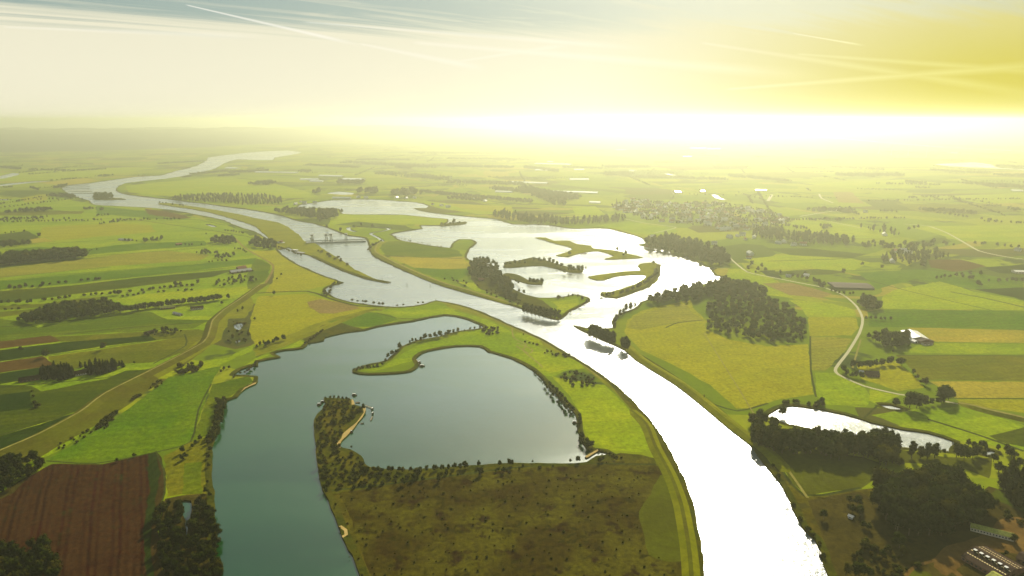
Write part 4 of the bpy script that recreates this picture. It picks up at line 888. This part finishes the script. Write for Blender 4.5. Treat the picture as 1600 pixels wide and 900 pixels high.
def scatter(name, pts, protos, label):
    me = bpy.data.meshes.new(name); me.from_pydata([(x, y, -.15) for x, y, h in pts], [], [])
    a = me.attributes.new('size', 'FLOAT_VECTOR', 'POINT'); a.data.foreach_set('vector', [q for x, y, h in pts for q in (h * R.uniform(.9, 1.2),) * 2 + (h,)])
    b = me.attributes.new('turn', 'FLOAT_VECTOR', 'POINT'); b.data.foreach_set('vector', [q for _ in pts for q in (0, 0, R.uniform(0, 6.28))])
    o = bpy.data.objects.new(name, me); C.objects.link(o); o['kind'] = 'stuff'; o['label'] = label
    ng = bpy.data.node_groups.new(name, 'GeometryNodeTree'); ng.interface.new_socket('Geometry', in_out='INPUT', socket_type='NodeSocketGeometry'); ng.interface.new_socket('Geometry', in_out='OUTPUT', socket_type='NodeSocketGeometry')
    N = ng.nodes; L = ng.links; gi = N.new('NodeGroupInput'); go = N.new('NodeGroupOutput'); ip = N.new('GeometryNodeInstanceOnPoints'); g2 = N.new('GeometryNodeGeometryToInstance')
    for q in protos:
        oi = N.new('GeometryNodeObjectInfo'); oi.inputs[0].default_value = q; L.new(oi.outputs['Geometry'], g2.inputs[0])
    L.new(gi.outputs[0], ip.inputs[0]); L.new(g2.outputs[0], ip.inputs['Instance']); ip.inputs['Pick Instance'].default_value = True
    for at_, sk in (('size', 'Scale'), ('turn', 'Rotation')):
        na = N.new('GeometryNodeInputNamedAttribute'); na.data_type = 'FLOAT_VECTOR'; na.inputs[0].default_value = at_; L.new(na.outputs[0], ip.inputs[sk])
    L.new(ip.outputs[0], go.inputs[0]); md = o.modifiers.new('scatter', 'NODES'); md.node_group = ng
    return o
STN = {'grove': ('grove_woodland', 'dark trees packed in the near woods'), 'broad': ('woodland', 'broadleaf woods and hedges spread over the valley'), 'poplar': ('poplar_woodland', 'farther poplar woods and orchard rows'), 'fir': ('conifer_woodland', 'conifers packed in the dark farm groves'), 'bush': ('scrub_cover', 'low brush and tussocks over banks and heath')}
bylast = {}
for kind in NAME:
    bylast[kind] = [o for o in C.objects if o.type == 'MESH' and o.name.split('.')[0] == NAME[kind][0]][:1]
SRC = {}
for kind in NAME:                                                # sources for the masses are the small trees' own meshes
    seen = {}
    for o in C.objects:
        if o.type == 'MESH' and o.data.name.startswith('tree') and o.name.split('.')[0] == NAME[kind][0]: seen.setdefault(o.data.name, o)
    if not seen:
        for o in C.objects:
            if o.type == 'MESH' and o.data.name.startswith('crown') and o.parent and o.parent.name.split('.')[0] == NAME[kind][0]: seen.setdefault(o.data.name, o)
    SRC[kind] = list(seen.values())
for kind in NAME:
    if STUFF[kind]: scatter(STN[kind][0], STUFF[kind], SRC[kind], STN[kind][1])
scatter('distant_trees', FARP, SRC['broad'], 'far-off hedges, copses and village trees fading into the haze')
print('TREES', {k: len(v) for k, v in cand.items()}, 'far', len(FARP), 'src', {k: len(v) for k, v in SRC.items()})

# ================================================================ BUILDINGS
def quad(mb, a, b, c, d, mi=0): mb.add([a, b, c, d], [(0, 1, 2, 3)], mi)
def gable(p0, p1, wid, eave, ridge, wall, roof, label, name='farm_building', cat='farm building', group=None, doors=1, windows=4, chimney=False, over=.6, sky=0, loc=None):
    """ridge runs between two ground points; parts: wall, roof, door, window (> pane), chimney, skylight"""
    a, b = (at(*p0), at(*p1)) if loc is None else loc
    L = math.hypot(b[0] - a[0], b[1] - a[1]); rz = math.atan2(b[1] - a[1], b[0] - a[0]); r = empty(name, ((a[0] + b[0]) / 2, (a[1] + b[1]) / 2, 0), rz)
    x, y = L / 2, wid / 2; m_ = MB()
    v = [(-x, -y, -.3), (x, -y, -.3), (x, y, -.3), (-x, y, -.3), (-x, -y, eave), (x, -y, eave), (x, y, eave), (-x, y, eave), (-x, 0, ridge - .15), (x, 0, ridge - .15)]
    m_.add(v, [(0, 1, 5, 4), (2, 3, 7, 6), (1, 2, 6, 9, 5), (3, 0, 4, 8, 7)]); m_.obj('wall', wall, r)
    k = (ridge - eave) / y
    for s in (-1, 1):
        ro = MB(); X = x + over; Y = y + over; ze = eave - over * k; t_ = .25
        vs = [(-X, s * Y, ze), (X, s * Y, ze), (X, 0, ridge), (-X, 0, ridge)]; vs += [(q[0], q[1], q[2] + t_) for q in vs]
        f = [(0, 3, 2, 1), (4, 5, 6, 7), (0, 1, 5, 4), (2, 3, 7, 6), (1, 2, 6, 5), (3, 0, 4, 7)]
        ro.add(vs, f); rr = ro.obj('roof_slope', roof, r)
    for s in (-1, 1):
        for i in range(windows):
            cx_ = -x + (i + .5) * 2 * x / windows; w2 = min(1.6, x / windows * .5); h2 = min(1.3, eave * .4); z0 = eave * .35
            MB().box(cx_ - w2, cx_ + w2, s * y - .06, s * y + .06, z0, z0 + h2).obj('window', 'dark_glass', r)
    for i in range(doors):
        MB().box(x - .05, x + .1, -min(2, y * .4), min(2, y * .4), -.2, min(3.6, eave * .8)).obj('door', 'roof_dark', r)
    if chimney: MB().box(x * .4, x * .4 + .7, -.35, .35, ridge - 1, ridge + 1.4).obj('chimney', 'brick_wall', r)
    for j in range(sky):                                         # rows of small rooflights on the near slope
        for s in (-1, 1):
            u = (j + .5) / sky; 
            for q in (.3, .62):
                X0 = -x + u * 2 * x; Y0 = y * q; Z0 = ridge + .28 - k * Y0
                MB().add([(X0 - .7, s * (Y0 - .45), Z0 + .45 * k), (X0 + .7, s * (Y0 - .45), Z0 + .45 * k), (X0 + .7, s * (Y0 + .45), Z0 - .45 * k), (X0 - .7, s * (Y0 + .45), Z0 - .45 * k)], [(0, 1, 2, 3) if s < 0 else (0, 1, 2, 3)]).obj('rooflight', 'skylight', r)
    return tag(r, label, cat, group)
long_shed = gable((1516, 826), (1583, 843), 9, 4.2, 6.4, 'cream_wall', 'roof_sunlit', 'long narrow shed with a sunlit yellow roof below the big dark wood', windows=14)
big = gable((1521, 867), (1583, 902), 36, 4.0, 8.5, 'brick_wall', 'roof_dark', 'wide dark brick barn with rows of rooflights and white roof vents', sky=16, windows=9, doors=2)
a, b = at(1521, 867), at(1583, 902); BL = math.hypot(a[0] - b[0], a[1] - b[1]); print('BL', BL)
for k in range(6):
    X = -BL * .40 + k * BL * .155
    b = MB(); b.box(X - 1.2, X + 1.2, -5.9, -3.6, 6.2, 8.9); hood = b.obj('roof_vent', 'roof_dark', big); MB().box(X - 1.45, X + 1.45, -6.15, -3.3, 8.95, 9.25).obj('vent_cap', 'white_paint', hood)
gable((1592, 872), (1625, 886), 16, 3.5, 6, 'brick_wall', 'roof_dark', 'low dark barn behind the wide brick barn', windows=4)
gable((1575, 815), (1612, 826), 14, 3.5, 5.5, 'cream_wall', 'roof_dark', 'dark roofed store at the top of the dirt yard', windows=3) if False else None
gable((1549, 902), (1580, 920), 16, 3.5, 6, 'cream_wall', 'roof_sunlit', 'sunlit yellow roofed barn on the near side of the wide brick barn', windows=5)
gable((1326, 808), (1333, 811), 4, 2.4, 3.6, 'white_paint', 'roof_white', 'small white roofed hut in the rough plot by the river', name='garden_hut', cat='hut', windows=1)
gable((1420, 521), (1437, 533), 30, 5, 8.5, 'cream_wall', 'roof_white', 'broad white roofed shed beside the farm grove', windows=5)
gable((1436, 531), (1448, 537), 26, 4.5, 7.5, 'brick_wall', 'roof_dark', 'dark barn joined past the white roofed shed', windows=3)
gable((1420, 532), (1432, 536), 10, 3, 5, 'white_paint', 'roof_white', 'low white outbuilding in front of the broad white shed', windows=3)
gable((1442, 539), (1454, 538), 9, 3, 4.5, 'cream_wall', 'roof_dark', 'flat dark silo store at the end of the white shed farm', windows=2)
gable((1398, 537), (1405, 535), 9, 3.5, 7, 'brick_wall', 'roof_red', 'red roofed farmhouse inside the farm grove', name='farmhouse', cat='house', windows=3, chimney=True)
gable((1353, 586), (1372, 587), 15, 4, 7.5, 'brick_wall', 'roof_dark', 'dark barn in the straw field by the road', windows=5)
gable((1342, 584), (1349, 585), 9, 3.5, 6.5, 'white_paint', 'roof_white', 'white farmhouse beside the dark roadside barn', name='farmhouse', cat='house', windows=3, chimney=True)
gable((1438, 623), (1449, 624), 10, 3.5, 6, 'brick_wall', 'roof_dark', 'barn hidden behind the pond-side trees on the road', windows=3)
gable((1298, 447), (1360, 449), 55, 4, 6, 'dark_glass', 'roof_dark', 'very long dark roofed greenhouse at the road bend', name='greenhouse', cat='greenhouse', windows=12)
gable((1256, 431), (1264, 432), 12, 4, 7, 'white_paint', 'roof_white', 'bright white roofed house on the pale road', name='farmhouse', cat='house', windows=3)
gable((1228, 432), (1236, 433), 10, 4, 7, 'white_paint', 'roof_grey', 'small pale house at the start of the farm row', name='farmhouse', cat='house', windows=3)
gable((1583, 426), (1612, 427), 22, 5, 7, 'cream_wall', 'roof_white', 'pale long shed at the dark eastern field', windows=6)
# left bank
gable((30, 597), (62, 592), 9, 3.2, 7, 'brick_wall', 'roof_dark', 'low dark thatched barn left of the dark grove', windows=5)
gable((115, 587), (137, 583), 10, 3.4, 7.5, 'cream_wall', 'roof_dark', 'pale walled farmhouse with dark roof in the dark grove', name='farmhouse', cat='house', windows=6, chimney=True)
gable((251, 483), (274, 481), 10, 3.5, 6.5, 'brick_wall', 'roof_sunlit', 'sunlit yellow roofed barn in front of the tree belt', windows=5)
gable((298, 484), (318, 482), 11, 3.8, 7, 'cream_wall', 'roof_dark', 'cow shed with pale wall bays in front of the tree belt', windows=8)
gable((272, 490), (284, 493), 7, 2.8, 4.5, 'cream_wall', 'roof_grey', 'small grey lean-to between the two tree belt sheds', windows=2)
gable((360, 427), (392, 423), 20, 4, 8, 'brick_wall', 'roof_grey', 'large grey roofed dike barn in the thicket', windows=6)
gable((371, 422), (384, 420), 16, 4.5, 10, 'brick_wall', 'roof_red', 'steep red roofed house behind the dike barn', name='farmhouse', cat='house', windows=4, chimney=True)
gable((187, 375), (206, 376), 14, 3.5, 6, 'cream_wall', 'roof_grey', 'grey shed at the end of the low copse', windows=4)
gable((275, 383), (284, 382), 12, 3.5, 6, 'brick_wall', 'roof_red', 'red meadow barn by its short hedge', windows=3)
gable((226, 523), (240, 520), 8, 3, 6, 'brick_wall', 'roof_dark', 'dark barn in the low farm thicket', windows=3)
gable((343, 375), (352, 376), 12, 4, 8, 'brick_wall', 'roof_red', 'red roofed house in the farmstead trees', name='farmhouse', cat='house', windows=3, chimney=True)
# peninsula hamlet
for i, (x, y, w_, c) in enumerate(((760, 417, 11, 'white fronted house nearest the lake in the peninsula hamlet'), (763, 432, 13, 'bright roofed house in the middle of the peninsula hamlet'), (768, 424, 9, 'small grey house between two hamlet houses'), (752, 438, 9, 'brown roofed cottage at the west of the hamlet'), (792, 447, 9, 'cottage on the lake edge of the hamlet'))):
    gable((x - 4, y), (x + 4, y + .5), w_, 3.5, 7, 'white_paint' if i < 2 else 'brick_wall', ('roof_white', 'roof_white', 'roof_grey', 'roof_red', 'roof_dark')[i], c, name='house', cat='house', windows=3, chimney=True)

# ---- greenhouses on the far plain, long low glass roofs
gh = [(837, 256, 893, 257.5, 60), (855, 253, 864, 253, 60), (837, 266, 865, 266.5, 60), (897, 265.5, 912, 265.5, 50), (890, 281, 920, 281, 45), (800, 285, 855, 287, 40), (856, 300, 934, 302, 42), (921, 317, 938, 317.5, 35), (537, 280.5, 569, 281, 60), (500, 275, 535, 276, 40), (470, 281, 498, 281, 45), (485, 284, 505, 284, 35), (400, 269.5, 465, 270.5, 35), (355, 263, 372, 263.5, 60), (388, 268, 400, 268, 50),
      (1054, 301, 1063, 301, 40), (1078, 232, 1102, 232, 80), (1105, 233, 1125, 233, 80), (1067, 245, 1080, 245, 80), (961, 234.5, 978, 234.5, 90), (1580, 298.5, 1597, 299, 40), (1180, 298, 1198, 298.5, 40), (1094, 300, 1100, 300, 40), (1482, 239, 1500, 239.5, 60), (986, 267, 992, 267.5, 40), (775, 300, 800, 301, 30), (520, 310, 548, 310.5, 18)]
places = 'beyond the village church|behind the longest greenhouse|west of the hazy wood|in the haze past the wood|on the open plain past the village|at the west of the village plain|in front of the village wood|bright orange roof near the church|behind the poplar-lined pond|at the back of the far orchard|beside the far orchard|low by the orchard lane|longest by the river bend|on the plain by the river bend|next to the river bend hall|beside the village lane|far off in the glare|next to the far glare hall|alone in the glare|farthest in the haze|by the eastern dark copse|at the bright eastern lane|small by the village|past the wind turbines|by the white lane|west of the village wood|at the pond road'.split('|')
for i, (x0, y0, x1, y1, w_) in enumerate(gh):
    gable((x0, y0), (x1, y1), w_, 5, 9, 'glasshouse', 'glasshouse', f'long pale glass roofed hall {places[i]}', name='greenhouse', cat='greenhouse', group='greenhouses on the far plain', windows=0, doors=0)

# ---- village houses, each its own object
def house_mesh(nm, w_, l, e, r_, roof):
    b = MB(); x, y = l / 2, w_ / 2
    b.add([(-x, -y, -.3), (x, -y, -.3), (x, y, -.3), (-x, y, -.3), (-x, -y, e), (x, -y, e), (x, y, e), (-x, y, e), (-x, 0, r_ - .1), (x, 0, r_ - .1)], [(0, 1, 5, 4), (2, 3, 7, 6), (1, 2, 6, 9, 5), (3, 0, 4, 8, 7)], 0)
    for s in (-1, 1): b.add([(-x - .5, s * (y + .5), e - .4), (x + .5, s * (y + .5), e - .4), (x + .5, 0, r_), (-x - .5, 0, r_), (-x - .5, s * (y + .5), e - .15), (x + .5, s * (y + .5), e - .15), (x + .5, 0, r_ + .25), (-x - .5, 0, r_ + .25)], [(0, 3, 2, 1), (4, 5, 6, 7), (0, 1, 5, 4), (1, 2, 6, 5), (3, 0, 4, 7)], 1)
    for s in (-1, 1):
        for i in range(3): b.box(-x + (i + .5) * l / 3 - .7, -x + (i + .5) * l / 3 + .7, s * y - .06, s * y + .06, 1, 2.4, 2)
    b.box(x * .3, x * .3 + .8, -.4, .4, r_ - .8, r_ + 1.4, 0)
    me = bpy.data.meshes.new(nm); me.from_pydata(b.v, [], b.f)
    for q in (('white_paint' if roof != 'roof_dark' else 'brick_wall'), roof, 'dark_glass'): me.materials.append(MATS[q])
    me.polygons.foreach_set('material_index', b.mi); return me
HM = [('white roofed', house_mesh('house', 11, 17, 5, 9, 'roof_white')), ('grey roofed', house_mesh('house', 10, 15, 5, 9.5, 'roof_grey')), ('red roofed', house_mesh('house', 10, 16, 4.5, 9.5, 'roof_red')), ('dark roofed', house_mesh('house', 11, 18, 5, 10, 'roof_dark'))]
def house(x, y, k, s, label, grp):
    o = bpy.data.objects.new('village_house', HM[k][1]); C.objects.link(o); o.location = (x, y, 0); o.rotation_euler = (0, 0, R.choice((.1, .25, 1.6, 1.2, -.3, -.9)) + R.uniform(-.1, .1)); o.scale = (s,) * 3
    tag(o, label, 'house', grp)
n_h = 0
while n_h < 215:
    q = (R.uniform(min(xs), max(xs)), R.uniform(min(ys), max(ys)))
    if not inpoly(q, TOWN): continue
    k = R.choice((0, 1, 2, 2, 3)); house(*q, k, R.uniform(.9, 1.5), f"{HM[k][0]} house in the {'far' if q[1] > (min(ys) + max(ys)) / 2 else 'near'} {'left' if q[0] / q[1] < -.0 + .2 else 'middle' if q[0] / q[1] < .29 else 'right'} part of the village beyond the lake", f'{HM[k][0]} village houses'); n_h += 1
for i, s in enumerate('1012,388 1030,386 1052,378 1070,388 1116,382 1152,370 1165,375 1178,372 1240,384 1255,383 1216,381 1130,360 1172,398 1410,393 1418,397 1394,410 1400,394 1225,379 1160,368 1195,352 1382,368 1590,392 1310,329 1352,332 1020,371 1140,372 1170,404 470,316 476,318 462,320 492,318 560,309 572,310 620,310 635,311 648,310 690,322 700,324 676,320 740,312 758,315'.split()):
    x, y = at(*map(float, s.split(','))); k = R.choice((0, 0, 1, 2)); px_ = float(s.split(',')[0])
    wh = 'on the far shore of the upper lake' if px_ < 800 else 'under the tall grove by the bay' if px_ < 1200 and float(s.split(',')[1]) > 366 else 'in the fields east of the village'
    house(x, y, k, R.uniform(.9, 1.4), f'{HM[k][0]} house {wh}', f'{HM[k][0]} houses {wh}')
# ---- church
cx_, cy_ = at(967, 328); ch = tag(empty('church', (cx_, cy_, 0), .2), 'village church with slim pointed spire rising from the trees', 'church')
MB().box(-9, 9, -6, 6, -.3, 12).obj('nave', 'brick_wall', ch); MB().add([(-9.4, -6.4, 12), (9.4, -6.4, 12), (9.4, 6.4, 12), (-9.4, 6.4, 12), (-9.4, 0, 19), (9.4, 0, 19)], [(0, 1, 5, 4), (2, 3, 4, 5), (1, 2, 5), (3, 0, 4)]).obj('roof', 'roof_dark', ch)
MB().box(-16, -9.1, -3.5, 3.5, -.3, 30).obj('tower', 'brick_wall', ch); MB().cone((-12.5, 0, 30), (-12.5, 0, 56), 4.6, .2, 8).obj('spire', 'roof_dark', ch)

# ================================================================ WEIR, LOCK
def weir_tower(px, py, label, double):
    r = empty('weir_tower', (*at(px, py), 0), math.radians(6))
    for dxp in ((-8, 8) if double else (0,)):
        for sx in (-1, 1):
            for sy in (-1, 1): MB().cone((dxp + sx * 3.6, sy * 6, -2), (dxp + sx * 2.2, sy * 2.4, 22), 1.25, .9, 6).obj('leg', 'concrete', r)
        MB().box(dxp - 3.0, dxp + 3.0, -4.6, 4.6, 11.5, 12.6).obj('crossbeam', 'concrete', r)
        MB().box(dxp - 4.6, dxp + 4.6, -5, 5, 22, 27).obj('machine_room', 'concrete', r); MB().box(dxp - 5, dxp + 5, -5.4, 5.4, 27, 27.6).obj('roof', 'roof_grey', r)
        MB().box(dxp - 4.6, dxp + 4.6, -5.08, -5.0, 23.8, 25.4).obj('window', 'dark_glass', r)
    if double: MB().box(-3.35, 3.35, -3, 3, 23, 25).obj('footbridge', 'steel', r)
    return tag(r, label, 'weir tower', 'concrete towers of the river weir')
weir_tower(488.5, 379, 'single concrete weir tower nearest the lock strip', False)
weir_tower(514, 378, 'double concrete weir tower in the middle of the river', True)
weir_tower(541, 377, 'concrete weir tower nearest the far meadow bank', False)
a, b = at(478, 379.5), at(572, 376.5); l = math.hypot(b[0] - a[0], b[1] - a[1]); wr = empty('weir_gate', ((a[0] + b[0]) / 2, (a[1] + b[1]) / 2, 0), math.atan2(b[1] - a[1], b[0] - a[0]))
MB().box(-l / 2, l / 2, -5, 5, -2.5, 2.2).obj('sill', 'concrete', wr); MB().box(-l / 2, l / 2, -2, 2, 5, 6).obj('walkway', 'steel', wr)
for i in range(9): MB().box(-l / 2 + (i + .5) * l / 9 - .8, -l / 2 + (i + .5) * l / 9 + .8, -1.6, 1.6, 2.2, 5).obj('pier', 'concrete', wr)
for s in (-1, 1): MB().box(-l / 2, l / 2, s * 1.95 - .06, s * 1.95 + .06, 6, 7.1).obj('railing', 'steel', wr)
tag(wr, 'low dark weir barrier running across the river under the towers', 'weir')
a, b = at(420, 379), at(444, 379.5); l = math.hypot(b[0] - a[0], b[1] - a[1]); lk = empty('lock_gate', ((a[0] + b[0]) / 2, (a[1] + b[1]) / 2, 0), math.atan2(b[1] - a[1], b[0] - a[0]))
MB().box(-l / 2, l / 2, -8, 8, -2.5, 1.6).obj('lock_sill', 'concrete', lk); MB().box(-l / 2 + 4, -l / 2 + 12, -6, 6, 1.6, 9).obj('control_cabin', 'concrete', lk); MB().box(l / 2 - 14, l / 2 - 6, -6, 6, 1.6, 8).obj('gate_house', 'brick_wall', lk); MB().box(-l / 2 + 13, l / 2 - 15, -.8, .8, 1.6, 4.5).obj('gate_leaf', 'steel', lk)
tag(lk, 'grey lock gates closing the narrow side channel left of the weir', 'lock')
# masts along the upper lake, marker posts in the river
for i, (x, y) in enumerate(((645, 377), (651, 379), (661, 380), (668, 382), (674, 383))):
    r = empty('boat_mast', (*at(x, y), 0)); MB().cone((0, 0, -1.5), (0, 0, 13), .35, .15, 6).obj('pole', 'steel', r); MB().box(-1.2, 1.2, -.1, .1, 9, 9.2).obj('spreader', 'steel', r); tag(r, f'{ORD[i]} thin bare mast from the left on the upper lake shore', 'mast', 'masts along the upper lake shore')
for i, (x, y, wh) in enumerate(((636, 446, 'in mid river below the strip point'), (672, 447, 'near the peninsula bank'), (681, 470, 'on the corner of the harbour bank'), (597, 437, 'on the point of the lock strip'), (1100, 622, 'at the bend of the right river bank'))):
    r = empty('river_beacon', (*at(x, y), -1.6)); MB().cone((0, 0, 0), (0, 0, 6), .7, .45, 8).obj('post', 'hull_dark', r); MB().cone((0, 0, 6), (0, 0, 7.6), 1.1, .1, 8).obj('topmark', 'roof_red', r); tag(r, f'dark river beacon post {wh}', 'beacon', 'river beacons')

# ================================================================ BOATS AND JETTIES
def boat(px, py, length, ang, label, cabin=True, name='houseboat', hullm='hull_dark', roofm='white_paint', cat='boat'):
    r = empty(name, (*at(px, py, -1.6), -1.6), math.radians(ang)); x, y = length / 2, length * .16; st = [(-1, .82), (-.5, 1), (.2, 1), (.7, .72), (1, .06)]; vs = []
    for u, w_ in st:
        rise = .5 * max(0, u) ** 2
        vs += [(u * x, -w_ * y, 1.1 + rise), (u * x * .95, -w_ * y * .7, -.4), (u * x * .95, w_ * y * .7, -.4), (u * x, w_ * y, 1.1 + rise)]
    fs = [(4 * i + k, 4 * i + k + 1, 4 * i + k + 5, 4 * i + k + 4) for i in range(4) for k in range(3)] + [(0, 3, 2, 1)]
    mesh_obj('hull', vs, fs, hullm, r); mesh_obj('deck', [v for i in range(5) for v in ((vs[4 * i][0], vs[4 * i][1] * .96, vs[4 * i][2] - .12), (vs[4 * i + 3][0], vs[4 * i + 3][1] * .96, vs[4 * i + 3][2] - .12))], [(2 * i, 2 * i + 2, 2 * i + 3, 2 * i + 1) for i in range(4)], 'planks', r)
    if cabin:
        c = MB().box(-x * .7, x * .35, -y * .68, y * .68, 1.0, 3.0).obj('cabin', hullm, r); MB().box(-x * .75, x * .4, -y * .76, y * .76, 3.0, 3.2).obj('roof', roofm, c)
        for s in (-1, 1): MB().box(-x * .6, x * .25, s * y * .68 - .04, s * y * .68 + .04, 1.8, 2.5).obj('window', 'dark_glass', c)
    return tag(r, label, cat, 'boats moored round the lakes')
boat(499, 633, 7, 5, 'low white topped boat off the west side of the lake island', hullm='hull_dark')
boat(504, 629, 6, 20, 'dark boat tight against the north west corner of the island')
boat(554, 618, 8, -5, 'dark boat with white cabin north of the lake island')
boat(559, 629.5, 6.5, 0, 'open dark boat in the cove of the lake island', cabin=False, name='rowing_boat')
boat(582, 640, 7, 80, 'upper one of the two dark boats moored east of the island')
boat(582.5, 647, 6.5, 80, 'lower one of the two dark boats moored east of the island')
boat(566, 662, 4.5, 0, 'small brown rowing boat off the sandy beach', cabin=False, name='rowing_boat', hullm='hull')
boat(549.5, 676, 4.5, -20, 'tiny dark boat nearest the sandy beach', name='rowing_boat', hullm='hull')
boat(655, 567, 8, 60, 'white boat at the jetty inside the curved peninsula', hullm='hull', roofm='white_paint')
boat(660, 572.5, 9, 0, 'dark long boat at the end of the peninsula jetty')
boat(898, 661, 7, 0, 'dark boat moored off the east shore hedge')
boat(1281, 868, 7, 75, 'white topped boat tied to the right river bank', hullm='hull')
boat(471, 396, 60, -32, 'long cargo barge lying below the lock', name='barge', hullm='hull', roofm='roof_grey'); boat(463, 392, 40, -32, 'shorter barge lying nearer the lock', name='barge', hullm='hull', roofm='white_paint')
boat(866, 377, 12, 0, 'small dark boat by the thin lake island', cabin=False, name='rowing_boat'); boat(912, 396.5, 22, 12, 'sand barge between the thin lake islands', name='barge', cabin=False); boat(733, 345, 12, 90, 'tiny boat on the upper lake', cabin=False, name='rowing_boat'); boat(940, 423, 10, 0, 'little boat off the bare island', cabin=False, name='rowing_boat') if False else None
def jetty(p, q, label, w_=1.6):
    a, b = at(*p), at(*q); l = math.hypot(b[0] - a[0], b[1] - a[1]); r = empty('jetty', ((a[0] + b[0]) / 2, (a[1] + b[1]) / 2, 0), math.atan2(b[1] - a[1], b[0] - a[0]))
    MB().box(-l / 2, l / 2, -w_ / 2, w_ / 2, -.55, -.35).obj('boardwalk', 'planks', r); n = max(2, int(l / 5))
    for i in range(n):
        for s in (-1, 1): MB().cone((-l / 2 + (i + .5) * l / n, s * w_ * .42, -2.2), (-l / 2 + (i + .5) * l / n, s * w_ * .42, .3), .16, .14, 6).obj('pile', 'bark', r)
    tag(r, label, 'jetty', 'wooden jetties')
jetty((571, 633), (581, 637), 'thin jetty running east from the lone island tree'); jetty((579, 656), (582, 650), 'broken walkway trailing below the two moored boats'); jetty((650, 561), (656, 570), 'jetty inside the curved peninsula'); jetty((901, 660), (906, 661), 'short jetty at the gap in the east hedge'); jetty((1281, 862), (1303, 867), 'landing stage on the right river bank', 2.2)

# ================================================================ WIND TURBINES
for i, (px, hy, by) in enumerate(((1373, 229, 240), (1392.5, 230.5, 242), (1418.5, 232, 243), (1447, 236, 245.5))):
    x, y = at(px, by); d = math.hypot(x, y); hh = 100.0; r = empty('wind_turbine', (x, y, 0), .3)
    MB().cone((0, 0, 0), (0, 0, hh), 4.2, 2.6, 12).obj('tower', 'turbine_paint', r); MB().box(-2.4, 2.4, -7, 7, hh, hh + 5).obj('nacelle', 'turbine_paint', r); MB().cone((0, -7, hh + 2.5), (0, -10, hh + 2.5), 2.4, .8, 10).obj('hub', 'turbine_paint', r)
    for k in range(3):
        th = 2 * math.pi * k / 3 + (.3, 1.3, .2, .9)[i]; dv = Vector((math.sin(th), 0, math.cos(th))); sv = Vector((math.cos(th), 0, -math.sin(th))); c = Vector((0, -8.6, hh + 2.5)); vs = []
        for u, w_ in ((1, 1.8), (10, 3.6), (30, 2.4), (52, .8)):
            for s, tt_ in ((-.4, .5), (.6, .5), (.6, -.5), (-.4, -.5)): vs.append(c + dv * u + sv * w_ * s + Vector((0, tt_ * w_ * .3, 0)))
        mesh_obj('blade', [tuple(v) for v in vs], [(4 * j + q, 4 * j + (q + 1) % 4, 4 * j + 4 + (q + 1) % 4, 4 * j + 4 + q) for j in range(3) for q in range(4)] + [(12, 13, 14, 15), (3, 2, 1, 0)], 'turbine_paint', r)
    tag(r, f'{ORD[i]} slim wind turbine from the left in the hazy row', 'wind turbine', 'wind turbines on the hazy plain')

# ---------------------------------------------------------------- morning haze: one even volume round everything
me = bpy.data.meshes.new('haze'); hb = MB().box(-62000, 62000, -3000, 73000, -6, 445); me.from_pydata(hb.v, [], hb.f); me.update()
hm = bpy.data.materials.new('haze'); hm.use_nodes = True; hn = hm.node_tree; hn.nodes.clear()
pv = hn.nodes.new('ShaderNodeVolumePrincipled'); pv.inputs['Color'].default_value = (.88, .88, .58, 1); pv.inputs['Density'].default_value = 1.15e-4; pv.inputs['Anisotropy'].default_value = .74
ho = hn.nodes.new('ShaderNodeOutputMaterial'); hn.links.new(pv.outputs[0], ho.inputs['Volume'])
me.materials.append(hm); ho_ = bpy.data.objects.new('haze', me); C.objects.link(ho_); ho_['kind'] = 'stuff'; ho_['label'] = 'thin morning haze over the whole valley'
